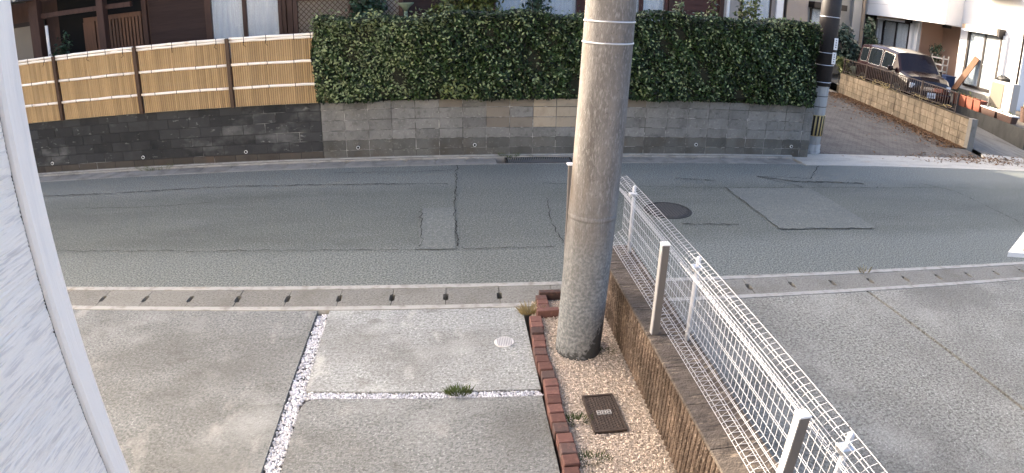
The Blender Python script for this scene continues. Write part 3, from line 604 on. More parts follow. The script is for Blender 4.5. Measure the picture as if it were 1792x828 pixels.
# bamboo fence
bf = thing('bamboo_fence', 'yellow bamboo cane fence with dark posts on the black-stained wall', 'fence', (-5, 10.30, 1.02))
Z0, Z1 = 1.022, 2.165
posts = [-8.87, -7.13, -5.45, -3.725, -2.0]
for x in posts[:-1]: obj('fence_post', MB().box(x - .033, x + .033, 10.205, 10.275, Z0 - .0, Z1 + .02, .004), 'brown_metal', bf)
for a, b in zip(posts[:-1], posts[1:]):
    mb = MB(); n = int((b - a - .07) / .038); x = a + .036
    p = (b - a - .072) / n
    for i in range(n):
        xx = x + i * p; r = p * .43 * rng.uniform(.93, 1.0); yo = rng.uniform(-.002, .002)
        vs = []
        for z in (Z0, Z1):
            for q in range(5):
                an = math.pi * q / 4; vs.append((xx + p / 2 - r * math.cos(an), 10.282 + yo - r * math.sin(an) * 1.15, z))
        mb.add(vs, [(q, q + 1, q + 6, q + 5) for q in range(4)])
    bp = obj('bamboo_panel', mb, 'bamboo', bf, smooth=False)
    obj('backing', MB().box(a + .034, b - .034, 10.284, 10.30, Z0, Z1), 'lattice', bf)
    for z, rr, nn in ((1.345, .024, 1), (1.735, .024, 1), (2.125, .022, 2)):
        for q in range(nn):
            zz = z + q * .048
            pts = [(a + .035 + (b - a - .07) * i / 8, 10.252, zz + rng.uniform(-.004, .004)) for i in range(9)]
            rl = obj('rail', MB().tube(pts, rr, 8), 'bamboo_rail', bf, smooth=True)
        for tx in (.18, .42, .66, .86):
            xx = a + (b - a) * tx + rng.uniform(-.06, .06)
            obj('tie', MB().tube([(xx + .026 * math.cos(u) * .4, 10.252 - .026 * math.cos(u), z + (nn - 1) * .024 + (.026 + (nn - 1) * .024) * math.sin(u)) for u in [i * math.pi / 4 for i in range(8)]], .006, 5, closed=True), 'tie', bf)
            if nn == 2 and rng.random() < .6: obj('tie', MB().tube([(xx, 10.225, z - .01), (xx + rng.uniform(-.03, .03), 10.21, z - .07), (xx + rng.uniform(-.05, .05), 10.22, z - .1)], .005, 4), 'tie', bf)

# hedge
hg = thing('hedge', 'long dense clipped green hedge on the grey block wall', 'hedge', (2.25, 10.6, 1.0))
HX0, HX1, HY0, HY1, HZ0, HZ1 = -2.22, 6.62, 10.12, 11.15, 1.06, 2.44
mb = MB(); nx, nz = 90, 14
obj('twig_mass', MB().box(HX0 + .09, HX1 - .09, HY0 + .11, HY1 - .1, HZ0 - .05, HZ1 - .10, .1), 'hedge_core', hg)
def htop(x): return HZ1 + .018 * (x - 2) + .04 * np.sin(x * 2.1) + .03 * np.sin(x * 5.3 + 1)
def hfront(x, z): return HY0 + .07 * np.sin(x * 2.3 + z * 2.6) + .05 * np.sin(x * 6.1 - z * 4.1) + .03 * np.sin(x * 13 + z * 9) + .05 * np.abs((z - 1.75) / .7) ** 3
Ls = []
n = 36000; x = npr.uniform(HX0, HX1, n); zt = htop(x); z = HZ0 - .03 + (zt - HZ0 + .03) * npr.random(n); d = npr.exponential(.06, n)
Ls.append(leaves(np.stack([x, hfront(x, z) + d - .02, z], 1), np.tile((0, -1, .5), (n, 1)), .036, .6))
n = 13000; x = npr.uniform(HX0, HX1, n); y = npr.uniform(HY0 - .02, HY1, n)
Ls.append(leaves(np.stack([x, y, htop(x) - npr.exponential(.04, n) + .03 * npr.random(n)], 1), np.tile((0, -.3, 1), (n, 1)), .032, .6))
n = 5000; y = npr.uniform(HY0, HY1, n); z = npr.uniform(HZ0, HZ1, n)
Ls.append(leaves(np.stack([HX0 - .02 + npr.exponential(.05, n) + .05 * np.sin(z * 6), y, z], 1), np.tile((-1, -.3, .4), (n, 1)), .032, .6))
n = 5000; y = npr.uniform(HY0, HY1, n); z = npr.uniform(HZ0, HZ1, n)
Ls.append(leaves(np.stack([HX1 + .02 - npr.exponential(.05, n) + .04 * np.sin(z * 6), y, z], 1), np.tile((1, -.3, .4), (n, 1)), .032, .6))
quads('foliage', np.concatenate(Ls), 'leaf', hg)
cl_ = npr.uniform(HX0, HX1, 46); n = 2600; x = np.clip(cl_[npr.integers(0, 46, n)] + npr.normal(0, .09, n), HX0 - .05, HX1); x = np.where(npr.random(n) < .3, npr.uniform(HX0 - .05, HX0 + 2.2, n), x)
z = htop(x) - .1 + npr.normal(.02, .085, n) + .09 * np.maximum(0, np.sin(x * 9)) * npr.random(n); y = np.where(npr.random(n) < .5, HY0 + npr.normal(0, .04, n), npr.uniform(HY0, HY1, n))
A = leaves(np.stack([x, y, z], 1), np.tile((0, -.4, 1), (n, 1)), .034, .7)
n = 3400; x = np.concatenate([npr.uniform(HX0, HX1, 2500), npr.uniform(HX0, HX0 + 1.6, 900)]); z = npr.uniform(HZ0, HZ1 - .1, n)
B = leaves(np.stack([x, hfront(x, z) - .03, z], 1), np.tile((0, -1, .7), (n, 1)), .030, .5)
quads('new_growth_and_glints', np.concatenate([A, B]), 'leaf_new_glint', hg, 'stuff')  # pale leaves: new growth plus painted glints and a lighter left end
n = 110; x = npr.normal(.08, .17, n); z = 1.17 + npr.normal(.03, .06, n) - .5 * np.abs(x - .08) ** 2
quads('pale_shoot', leaves(np.stack([x, np.full(n, 10.04) + npr.normal(0, .03, n), z], 1), np.tile((0, -1, .6), (n, 1)), .036, .5), 'leaf_yellow', hg, 'stuff')
for x in (-1.7, -.6, .5, 1.6, 2.7, 3.8, 4.9, 6.0): obj('stem', MB().tube([(x, 10.65, .95), (x + .05, 10.63, 1.4), (x - .03, 10.66, 1.9)], .03, 7, r1=.012), 'bark', hg)

def shrub(name, label, cat, c, rad, n, m, size, group=None, stems=4, base=.97, lobes=7):
    t = thing(name, label, cat, (c[0], c[1], base), group=group)
    for k in range(stems):
        a = rng.uniform(0, 6.3); e = (c[0] + math.cos(a) * rad[0] * .5, c[1] + math.sin(a) * rad[1] * .5, c[2] + rng.uniform(-.1, .5) * rad[2])
        obj('stem', MB().tube([(c[0] + math.cos(a) * .03, c[1] + math.sin(a) * .03, base - .02), ((c[0] + e[0]) / 2 + .02, (c[1] + e[1]) / 2, (base + e[2]) / 2), e], .02, 6, r1=.007), 'bark', t)
    cs = np.array([[c[0] + rng.uniform(-.6, .6) * rad[0], c[1] + rng.uniform(-.6, .6) * rad[1], c[2] + rng.uniform(-.55, .7) * rad[2]] for _ in range(lobes)])
    k = npr.integers(0, lobes, n); d = sphere_dirs(n); rr = npr.uniform(.35, 1, n)[:, None] * np.array(rad) * .55
    quads('foliage', leaves(cs[k] + d * rr, d * .7 + (0, 0, .6), size, .6), m, t)
    return t
shrub('shrub', 'dark green long-leaved shrub between the lattice screen and the birdbath', 'shrub', (-1.45, 11.9, 2.35), (.42, .3, .6), 900, 'leaf_dark', .055)
shrub('shrub', 'dense yellow-green shrub rising behind the hedge left of the pole', 'shrub', (.25, 11.8, 2.4), (.72, .4, .62), 2400, 'leaf_yellow', .055, lobes=11)
shrub('shrub', 'small green shrub in front of the lace-curtained window left of the pole', 'shrub', (1.65, 12.0, 2.4), (.34, .3, .55), 420, 'leaf_dark', .055)
shrub('shrub', 'small yellow-green shrub in front of the red-brown boards', 'shrub', (5.05, 12.0, 2.35), (.28, .25, .55), 420, 'leaf_yellow', .05)
shrub('shrub', 'leafy light green shrub at the corner of the brown house', 'shrub', (6.02, 12.0, 2.4), (.34, .3, .62), 700, 'leaf_yellow', .05)
shrub('shrub', 'tiny green sprig between the pole and the first red-brown boards', 'shrub', (4.35, 11.6, 2.3), (.16, .16, .45), 160, 'leaf_new_glint', .045, stems=2)
bb = thing('birdbath', 'pale green goblet-shaped birdbath behind the hedge', 'birdbath', (-.82, 11.75, .97))
obj('bowl', MB().lathe(0, 0, [(.03, 1.48), (.07, 1.55), (.15, 1.62), (.155, 1.64), (.12, 1.63)], 20), 'verdigris', bb, local=True, smooth=True)
obj('pedestal', MB().lathe(0, 0, [(.12, 0), (.12, .06), (.05, .12), (.035, .8), (.035, 1.48)], 16), 'verdigris', bb, local=True, smooth=True)

# ---------------------------------------------------------------- the brown house
bh = thing('brown_house', 'dark brown timber house with curtained windows behind the bamboo fence and hedge', 'house', (-2, 13.3, .97))
YF = 13.3
obj('wall_core', MB().box(-16.0, 2.6, YF + .03, 20.5, .9, 4.0).box(2.603, 6.0, YF + .03, 14.8, .9, 3.3), 'timber', bh)
obj('upper_wall', MB().box(-18, -.8, YF + .6, 20.5, 4.0, 6.3), 'housedark', bh)
obj('upper_roof', MB().add([(-19, YF - .4, 6.3), (-.5, YF - .4, 6.3), (-.5, 21, 6.3), (-19, 21, 6.3), (-15, 17, 8.8), (-3.5, 17, 8.8)], [(0, 1, 5, 4), (1, 2, 5), (2, 3, 4, 5), (3, 0, 4), (3, 2, 1, 0)]), 'roof', bh)
obj('lower_roof', MB().add([(-16.6, YF - .6, 3.75), (3.0, YF - .6, 3.75), (3.0, 21, 3.75), (-16.6, 21, 3.75), (-5, 17, 4.3), (-.5, 17, 4.3)], [(0, 1, 5, 4), (1, 2, 5), (2, 3, 4, 5), (3, 0, 4), (3, 2, 1, 0)]), 'roof', bh)
def boards(x0, x1, z0, z1, m, pitch=.11, y=YF):
    for k in range(int((z1 - z0) / pitch)):
        z = z0 + k * pitch
        mb = MB().add([(x0, y - .008, z), (x1, y - .008, z), (x1, y + .006, z + pitch), (x0, y + .006, z + pitch), (x0, y + .028, z), (x1, y + .028, z), (x1, y + .028, z + pitch), (x0, y + .028, z + pitch)], [(0, 1, 2, 3), (4, 5, 1, 0), (3, 2, 6, 7), (0, 3, 7, 4), (1, 5, 6, 2)])
        obj('wall_board', mb, m, bh)
boards(-6.62, -5.28, 1.2, 3.3, 'housedark'); boards(-3.30, .82, 1.2, 3.3, 'housedark', .2); boards(4.86, 5.96, 1.3, 3.28, 'redbrown', .14)
boards(2.75, 3.5, 1.2, 3.3, 'redbrown', .2)
def curtain_win(x0, x1, z0, z1, panes, fm='timber', cm='curtain', parent=bh, y=YF, bar=.07):
    wf = obj('window', MB().box(x0 - bar, x0, y - .09, y + .03, z0, z1).box(x1, x1 + bar, y - .09, y + .03, z0, z1).box(x0, x1, y - .09, y + .03, z0 - .06, z0).box(x0, x1, y - .09, y + .03, z1, z1 + .06), fm, parent)
    for i in range(1, panes): 
        xm = x0 + (x1 - x0) * i / panes; obj('sash_bar', MB().box(xm - .045, xm + .045, y - .075, y - .01, z0, z1), fm, wf)
    obj('glass_pane', MB().box(x0, x1, y - .035, y - .031, z0, z1), 'glass', wf)
    n = int((x1 - x0) / .035); mb = MB(); vs, fs = [], []
    for i in range(n + 1):
        x = x0 + (x1 - x0) * i / n; yy = y + .004 + .014 * math.sin(i * 1.35) + .008 * math.sin(i * .53)
        vs += [(x, yy, z0), (x + .01 * math.sin(i), yy, z1)]
        if i: fs.append((2 * i - 2, 2 * i, 2 * i + 1, 2 * i - 1))
    obj('curtain', mb.add(vs, fs), cm, wf)
curtain_win(-5.12, -3.62, 1.6, 3.4, 2); curtain_win(.95, 2.66, 1.5, 3.4, 2, 'redbrown'); curtain_win(3.55, 4.62, 1.5, 3.15, 2, 'redbrown')
for x in (-6.72, -5.22, -3.52, -3.38, .86, 4.78, 5.99): obj('corner_post', MB().box(x - .055, x + .055, YF - .05, YF + .05, .9, 3.75 if x < 3 else 3.3), 'timber', bh)
obj('downpipe', MB().tube([(6.12, YF - .1, .95), (6.12, YF - .1, 3.3)], .035, 10), 'white', bh)
# entrance on the left: posts, beams, lattice door, dark recess
obj('porch_recess', MB().box(-9.0, -6.78, YF + .02, YF + .029, .9, 3.7), 'dark', bh)
for x, w_ in ((-9.15, .12), (-7.42, .08)): obj('porch_post', MB().box(x - w_, x + w_, YF - .75, YF - .55, .9, 3.7), 'timber', bh)
for z, h in ((2.92, .10), (3.30, .14)): obj('porch_beam', MB().box(-9.4, -6.75, YF - .62, YF - .50, z, z + h), 'timber', bh)
ld = obj('lattice_door', MB().box(-8.28, -6.80, YF - .06, YF - .01, 2.70, 2.80).box(-8.28, -6.80, YF - .06, YF - .01, .97, 1.1).box(-8.30, -8.0, YF - .06, YF - .01, 1.101, 2.699), 'lattice', bh)
lx = MB().box(-.028, .028, 0, .04, 1.101, 2.699).mesh('slat', M['lattice'])
for k in range(14): inst('slat', lx, (-7.94 + k * .085 + 2, -.055, -.97), ld)
obj('side_window', MB().box(-10.6, -9.35, YF - .05, YF + .02, 1.6, 2.9), 'frame_dark', bh)
obj('side_pane', MB().box(-10.5, -9.62, YF - .056, YF - .051, 1.7, 2.8), 'curtain_beige', bh)
obj('pale_pipe', MB().tube([(-8.86, YF - .7, .95), (-8.86, YF - .7, 2.75)], .035, 8), 'white', bh)
shrub('shrub', 'dark green garden bush in the entrance of the brown house', 'shrub', (-8.5, 12.55, 1.95), (.35, .3, .55), 500, 'leaf_dark', .05)
tb = thing('roof_tiles_house', 'grey-tiled corner roof seen at the top edge beyond the bamboo fence', 'roof', (-10, 12.5, 3.3))
obj('eave_tile', MB().box(-12, -9.1, 12.0, 13.0, 3.34, 3.42), 'roof', tb)
for k in range(16): obj('tile_end', MB().tube([(-11.9 + k * .18, 11.97, 3.41), (-11.9 + k * .18, 12.6, 3.52)], .06, 10), 'pole_far', tb)
obj('support', MB().box(-10.9, -10.75, 12.4, 12.55, .9, 3.335), 'timber', tb)
# lattice screen
ls = thing('lattice_screen', 'diamond lattice screen with dark slats in front of pale boards above the hedge', 'screen', (-2.6, 12.3, .97))
SY = 12.3
for x in (-3.02, -1.92, -.95): obj('screen_post', MB().box(x - .04, x + .04, SY - .04, SY + .04, .95, 3.0), 'timber', ls)
obj('top_rail', MB().box(-3.06, -.9, SY - .035, SY + .035, 2.72, 2.78), 'timber', ls)
obj('pale_board', MB().box(-2.98, -1.96, SY + .02, SY + .03, 1.0, 2.72), 'curtain_beige', ls)
obj('pale_board', MB().box(-1.88, -.99, SY + .02, SY + .03, 1.0, 2.72), 'stucco_grey', ls)
for x0, x1 in ((-2.98, -1.96), (-1.88, -.99)):
    for sg in (-1, 1):
        for k in range(-2, 30):
            c0 = k * .105
            pts = []
            for z in (2.0, 2.72):
                x = (x0 + c0 - .7 + (z - 2.0)) if sg > 0 else (x0 + c0 - (z - 2.0))
                pts.append((x, z))
            (xa, za), (xb, zb) = pts
            def clip(xa, za, xb, zb):
                lo, hi = 0.0, 1.0; dx = xb - xa
                for bnd, s_ in ((x0, 1), (x1, -1)):
                    t_ = (bnd - xa) / dx
                    if (dx * s_) > 0: lo = max(lo, t_)
                    else: hi = min(hi, t_)
                return (lo, hi)
            lo, hi = clip(xa, za, xb, zb)
            if hi - lo > .03:
                p0 = (xa + (xb - xa) * lo, SY + .004 * sg, za + (zb - za) * lo); p1 = (xa + (xb - xa) * hi, SY + .004 * sg, za + (zb - za) * hi)
                obj('lattice_slat', MB().tube([p0, p1], .0085, 4), 'brown_metal', ls)

# ---------------------------------------------------------------- tan house behind
th = thing('tan_house', 'pale tan stucco house with dark-framed windows behind the right end of the hedge', 'house', (13, 24, 0))
TY = 24.0
obj('wall', MB().box(10.7, 14.9, TY, 30, -.2, 4.3), 'stucco_tan', th)
obj('wall', MB().box(14.905, 19.4, TY + .25, 30, -.2, 4.3), 'stucco_grey', th)
obj('roof', MB().box(10.6, 19.6, TY - .3, 30.3, 4.3, 4.42), 'roof', th)
obj('gable_wall', MB().box(10.72, 11.55, TY - .12, TY - .02, -.1, 4.25), 'stucco_grey', th)
def swin(x0, x1, z0, z1, cm, parent, y, fm='frame_dark', bars=1):
    wf = obj('window', MB().box(x0 - .08, x0, y - .06, y + .01, z0, z1).box(x1, x1 + .08, y - .06, y + .01, z0, z1).box(x0, x1, y - .06, y + .01, z1, z1 + .08).box(x0, x1, y - .06, y + .01, z0 - .08, z0), fm, parent)
    n = 14; vs, fs = [], []
    for i in range(n + 1):
        x = x0 + (x1 - x0) * i / n; vs += [(x, y - .012 - .01 * (i % 2), z0), (x, y - .012 - .01 * (i % 2), z1)]
        if i: fs.append((2 * i - 2, 2 * i, 2 * i + 1, 2 * i - 1))
    obj('curtain', MB().add(vs, fs), cm, wf); obj('glass_pane', MB().box(x0, x1, y - .04, y - .036, z0, z1), 'glass', wf)
    for i in range(1, bars + 1):
        xm = x0 + (x1 - x0) * i / (bars + 1); obj('sash_bar', MB().box(xm - .04, xm + .04, y - .055, y - .005, z0, z1), fm, wf)
    return wf
swin(11.75, 13.0, 1.2, 3.4, 'curtain', th, TY, bars=1)
obj('drainpipe', MB().tube([(13.75, TY - .08, 0), (13.75, TY - .08, 4.3)], .06, 8), 'frame_dark', th)
obj('white_post', MB().box(13.30, 13.62, TY - .12, TY - .005, 0, 4.2), 'white', th)
swin(15.25, 16.35, 1.2, 3.0, 'curtain', th, TY + .25, bars=0)
obj('window_hood', MB().box(15.05, 16.75, TY - .25, TY + .24, 3.05, 3.3), 'frame_dark', th)
obj('pale_pillar', MB().box(17.3, 17.75, TY + .05, TY + .245, 0, 4.2), 'machine', th)
obj('pillar_edge', MB().box(17.76, 17.9, TY - .02, TY + .245, 0, 4.2), 'awning', th)
obj('door', MB().box(18.15, 18.75, TY + .2, TY + .245, .6, 3.1), 'frame_dark', th)
nh = thing('shade_house', 'unseen tall house added behind the brown house to cast shade', 'house', (0, 27, 0))
obj('wall', MB().box(-8, 2.5, 23, 31, 0, 7.4), 'stucco_grey', nh); obj('roof', MB().add([(-8.2, 22.8, 7.4), (2.6, 22.8, 7.4), (2.6, 31.2, 7.4), (-8.2, 31.2, 7.4), (-4, 27, 8.6), (-1.5, 27, 8.6)], [(0, 1, 5, 4), (1, 2, 5), (2, 3, 4, 5), (3, 0, 4), (3, 2, 1, 0)]), 'roof', nh)  # added unseen house, sized for the shade on lane and low walls

# ---------------------------------------------------------------- far utility pole
fp = thing('utility_pole', 'slim far utility pole with dark sheath and striped guard at the end of the hedge', 'utility pole', (7.19, 10.82, 0))
obj('shaft', MB().lathe(7.16, 10.82, [(.185, -.2), (.182, 1.5), (.17, 3), (.13, 9)], 24, (.03, 0)), 'pole_far', fp, smooth=True)
obj('sheath', MB().lathe(7.16, 10.82, [(.2, 1.36), (.2, 2.8), (.19, 3.6)], 24, (.03, 0)), 'wrap', fp, smooth=True)
obj('base_ring', MB().lathe(7.16, 10.82, [(.215, -.05), (.215, .05), (.205, .06), (.205, .17), (.198, .18)], 24), 'pole_far', fp, smooth=False)
obj('guard_sheet', MB().lathe(7.16, 10.82, [(.198, .36), (.198, .78)], 32, (.03, 0)), 'yellow', fp, smooth=True)
for k in range(16):
    a0, a1 = 2 * math.pi * k / 16, 2 * math.pi * (k + .55) / 16; vs, fs = [], []
    for j in range(4):
        a = a0 + (a1 - a0) * j / 3
        for z in (.37, .77): vs.append((7.16 + .03 * z + .2005 * math.cos(a), 10.82 + .2005 * math.sin(a), z))
        if j: fs.append((2 * j - 2, 2 * j, 2 * j + 1, 2 * j - 1))
    obj('black_stripe', MB().add(vs, fs), 'black', fp)
for z in (1.44, 1.78, 2.02, 2.72): obj('steel_band', MB().lathe(7.16, 10.82, [(.203, z - .007), (.206, z), (.203, z + .007)], 24, (.03, 0)), 'steel', fp)
for z in (.95, 1.16): obj('dark_band', MB().lathe(7.16, 10.82, [(.186, z - .006), (.189, z), (.186, z + .006)], 24, (.03, 0)), 'crack', fp)
for z, x in ((2.21, 7.30), (1.93, 7.29)):
    tg = obj('number_plate', MB().box(x - .045, x + .045, 10.598, 10.606, z - .115, z + .115, .003), 'white', fp)
    for q in range(4): obj('character', MB().box(x - .014, x + .014, 10.5955, 10.5975, z - .075 + q * .045, z - .052 + q * .045), 'ink', tg)

# ---------------------------------------------------------------- yellowish wall with iron fence
yw = thing('block_wall', 'yellowish low block wall along the lane below the parked car', 'wall', (12.47, 11.72, 0), -.196)
YL = 8.3
obj('wall_core', MB().box(.02, .13, .02, YL, -.2, .73), 'ymortar', yw, local=True)
me = MB().box(0, .06, .005, .393, .004, .176, .005).mesh('block', M['yblock'])
for c in range(4):
    for k in range(21):
        if k * .4 + (.2 if False else 0) + .4 <= YL + .1: inst('block', me, (rng.uniform(-.003, .003), k * .4, c * .182), yw)
obj('end_pillar', MB().box(-.01, .17, -.16, .012, -.1, .77, .006), 'wallgrey', yw, local=True)
obj('coping', MB().box(-.008, .14, .02, YL, .732, .752, .004), 'ymortar', yw, local=True)
fe = thing('iron_fence', 'low dark iron railing on top of the yellowish block wall', 'fence', (12.53, 11.72, .754), -.196)
obj('top_rail', MB().box(-.018, .018, .72, YL, .50, .525, .003), 'ironfence', fe, local=True)
obj('bottom_rail', MB().box(-.014, .014, .72, YL, .06, .082, .003), 'ironfence', fe, local=True)
pm = MB().box(-.022, .022, -.022, .022, 0, .55, .002).mesh('fence_post', M['ironfence'])
bm2 = MB().box(-.009, .009, -.009, .009, .083, .50).mesh('baluster', M['ironfence'])
for k in range(5): inst('fence_post', pm, (0, .74 + k * 1.88, 0), fe)
for k in range(61): inst('baluster', bm2, (0, .84 + k * .122, 0), fe)
vn = thing('dry_vines', 'tangle of dry vines and twigs along the top of the yellowish wall', 'vine', (12.5, 11.8, .76), -.196)
for k in range(26):
    y = rng.uniform(.1, 6.5); pts = [(rng.uniform(-.06, .1), y + i * rng.uniform(.08, .22), .02 + rng.uniform(-.06, .12)) for i in range(6)]
    obj('twig', MB().tube(pts, .008, 4, r1=.004), 'drygrass' if k % 3 else 'bark', vn, local=True)

# low dark wall with pots, at the right
dw = thing('low_wall', 'low dark mossy concrete wall with flower pots along the right driveway', 'wall', (14.80, 11.7, 0), -.196)
obj('wall_body', MB().box(0, .14, 0, 5.6, -.2, .585, .008), 'darkwall', dw, local=True)
obj('terrace_soil', MB().add([(.141, 0, .52), (.141, 8, .52), (4.9, 8, .52), (6, 0, .52)], [(0, 3, 2, 1)]), 'ground', dw, local=True)
D_ = Vector((.1948, .9808)); N_ = Vector((.9808, -.1948))
def along(t, off): p = Vector((14.80, 11.7)) + D_ * t + N_ * off; return (p.x, p.y)
def planter(t, off, L, wd, h, m, label, group, rim, plant, z=.586):
    x, y = along(t, off); r = thing('planter', label, 'planter', (x, y, z), -.196, group)
    a, b = L / 2, wd / 2; k = .86
    vs = [(-b * k, -a * k, 0), (b * k, -a * k, 0), (b * k, a * k, 0), (-b * k, a * k, 0), (-b, -a, h), (b, -a, h), (b, a, h), (-b, a, h)]
    obj('tub', MB().add(vs, [(3, 2, 1, 0), (0, 1, 5, 4), (1, 2, 6, 5), (2, 3, 7, 6), (3, 0, 4, 7)]), m, r, local=True)
    obj('rim', MB().box(-b - .012, -b + .012, -a - .012, a + .012, h - .02, h + .015).box(b - .012, b + .012, -a - .012, a + .012, h - .02, h + .015).box(-b + .013, b - .013, -a - .012, -a + .012, h - .02, h + .015).box(-b + .013, b - .013, a - .012, a + .012, h - .02, h + .015), rim, r, local=True)
    obj('soil', MB().add([(-b + .012, -a + .012, h - .03), (b - .012, -a + .012, h - .03), (b - .012, a - .012, h - .03), (-b + .012, a - .012, h - .03)], [(0, 1, 2, 3)]), 'soil', r, local=True)
    if plant:
        n = plant; P = np.stack([npr.uniform(-b, b, n), npr.uniform(-a, a, n), h + npr.exponential(.05, n)], 1)
        V = leaves(P, np.tile((-.3, -.3, 1), (n, 1)), .03, .8); o = quads('plant', V, 'leaf_yellow', None, 'stuff'); o.parent = r
    return r
g = 'terracotta planters on the low wall'
for i, (t, lab) in enumerate(((3.70, 'terracotta planter on the low wall, farthest from the road'), (3.30, 'terracotta planter second from the far end of the low wall'), (2.90, 'terracotta planter third from the far end of the low wall'), (2.50, 'terracotta planter on the low wall next to the white-rimmed planters'))):
    planter(t, .10, .345, .27, .33, 'terra', lab, g, 'terra', 0 if i == 3 else 25)
g = 'white-rimmed planters on the low wall'
planter(1.90, .11, .74, .25, .22, 'planter', 'long brown planter with white rim beside the terracotta planters', g, 'white', 30)
planter(1.10, .11, .74, .25, .22, 'planter', 'long brown planter with white rim and yellow leaves nearer the road', g, 'white', 60)
x, y = 16.9, 14.58
ac = thing('outdoor_unit', 'ivory box-shaped outdoor unit with beige front panel behind the planters', 'outdoor unit', (x, y, .525), 0)
obj('casing', MB().box(-.17, .17, -.5, .5, .06, 1.02, .02), 'machine', ac, local=True)
obj('front_panel', MB().box(-.186, -.171, -.12, .42, .16, .94, .004), 'machine_p', ac, local=True)
for y_ in (-.38, .38): obj('foot', MB().box(-.16, .16, y_ - .04, y_ + .04, 0, .059), 'carblack', ac, local=True)
x, y = 16.95, 14.75
kt = thing('black_bundle', 'black crumpled tarpaulin bundle lying on top of the ivory outdoor unit', 'tarpaulin', (x, y, 1.547), 0)
mb = MB(); d = sphere_dirs(90)
import bmesh
bmx = bmesh.new(); bmesh.ops.create_icosphere(bmx, subdivisions=3, radius=1)
for v in bmx.verts: v.co = Vector((v.co.x * .13, v.co.y * .30, max(0, v.co.z * .10 + .05 + .03 * math.sin(v.co.x * 9 + v.co.y * 7))))
mm = bpy.data.meshes.new('tarpaulin'); bmx.to_mesh(mm); bmx.free(); mm.materials.append(M['carblack']); o = bpy.data.objects.new('tarpaulin', mm); link(o, kt)
x, y = 16.7, 13.35
bx = thing('buckets', 'dark brown bucket at the foot of the white house near the right edge', 'bucket', (x, y, .523)); bx.name = 'bucket'
obj('pail', MB().lathe(0, 0, [(.16, 0), (.22, .42), (.235, .44), (.2, .44), (.19, .3)], 18), 'planter', bx, local=True)
hd = obj('handle', MB().tube([(-.21, 0, .42), (-.2, 0, .75), (0, 0, .95), (.2, 0, .75), (.21, 0, .42)], .012, 6), 'drygrass', bx, local=True)

# ---------------------------------------------------------------- white house on the right
wh = thing('white_house', 'sunlit white two-storey house with bronze sliding windows beyond the parked car', 'house', (18.94, 20, 0))
XW = 18.94
obj('wall', MB().box(XW, 27, 15.75, 19.0, -.2, 6.4).box(XW, 27, 21.35, 24.4, -.2, 3.05).box(XW + 1.3, 27, 19.001, 21.349, -.2, 3.05), 'housewhite', wh)
obj('overhang', MB().box(XW - .92, 27, 19.002, 24.6, 3.052, 6.4), 'housewhite', wh)
obj('porch_wall', MB().box(XW + 1.24, XW + 1.297, 19.005, 21.345, .3, 3.045), 'porch', wh)
obj('porch_side', MB().box(XW + .02, XW + 1.238, 21.30, 21.348, .3, 3.045), 'porch', wh)
obj('porch_floor', MB().box(XW + .0, XW + 1.238, 19.005, 21.29, .2, .85), 'apron', wh)
obj('porch_lamp', MB().box(XW + .1, XW + .35, 19.9, 20.2, 2.93, 3.046, .01), 'frame_dark', wh)
obj('plinth', MB().box(XW - .06, XW - .003, 15.7, 19.0, -.1, .75), 'wallgrey', wh)
obj('roof', MB().box(XW - 1.3, 28, 15.3, 25, 6.4, 6.6), 'roof', wh)
for z in (3.55, 4.1): obj('siding_joint', MB().box(XW - .925, XW - .9205, 19.0, 24.6, z, z + .006), 'wallgrey', wh); 
for x0 in (15.78,): obj('downpipe', MB().tube([(XW - .08, x0, 0), (XW - .08, x0, 6.3)], .045, 10), 'frame_dark', wh)
obj('downpipe', MB().tube([(XW - .08, 24.15, .3), (XW - .08, 24.15, 3.05)], .045, 10), 'white', wh)
obj('downpipe', MB().tube([(XW - .08, 21.42, .3), (XW - .08, 21.42, 3.05)], .045, 10), 'white', wh)
def xwin(y0, y1, z0, z1, c0, c1, hood):
    wf = obj('window', MB().box(XW - .10, XW + .0, y0 - .11, y0, z0, z1).box(XW - .10, XW, y1, y1 + .11, z0, z1).box(XW - .10, XW, y0, y1, z0 - .09, z0).box(XW - .10, XW, y0, y1, z1, z1 + .08), 'frame_dark', wh)
    ym = (y0 + y1) / 2
    obj('sash_bar', MB().box(XW - .08, XW - .01, ym - .04, ym + .04, z0, z1), 'frame_dark', wf)
    for a, b, cm in ((y0, ym - .04, c0), (ym + .04, y1, c1)):
        vs, fs = [], []; n = 16
        for i in range(n + 1):
            y = a + (b - a) * i / n; q = XW - .022 - .014 * math.sin(i * 1.5) * (cm != 'curtain_beige'); vs += [(q, y, z0), (q, y, z1)]
            if i: fs.append((2 * i - 2, 2 * i, 2 * i + 1, 2 * i - 1))
        obj('curtain', MB().add(vs, fs), cm, wf)
    obj('glass_pane', MB().box(XW - .052, XW - .048, y0, y1, z0, z1), 'glass', wf)
    if c0 == 'curtain_beige': obj('sash_bar', MB().box(XW - .065, XW - .047, y0, ym - .04, z0 + .82, z0 + .87), 'machine', wf)
    hb = obj('shutter_box', MB().box(XW - .34, XW - .001, y0 - .0, y1 + .25, hood, hood + .17, .012), 'awning', wh)
    obj('box_end', MB().box(XW - .34, XW - .001, y0 - .12, y0 - .002, hood - .12, hood + .175, .01), 'frame_dark', hb)
    obj('white_edge', MB().box(XW - .345, XW - .1, y0, y1 + .27, hood - .075, hood - .002), 'white', hb)
    obj('shutter_rail', MB().box(XW - .12, XW - .001, y0 - .3, y0 - .13, z0 - .05, z1 + .05, .004), 'white', wh)
xwin(16.83, 18.40, .98, 2.93, 'curtain_beige', 'curtain_blue', 3.02)
xwin(22.05, 23.72, .98, 2.86, 'curtain', 'curtain_beige', 2.98)
obj('upper_ledge', MB().box(XW - .75, XW - .002, 16.2, 17.9, 4.28, 4.40), 'housewhite', wh)

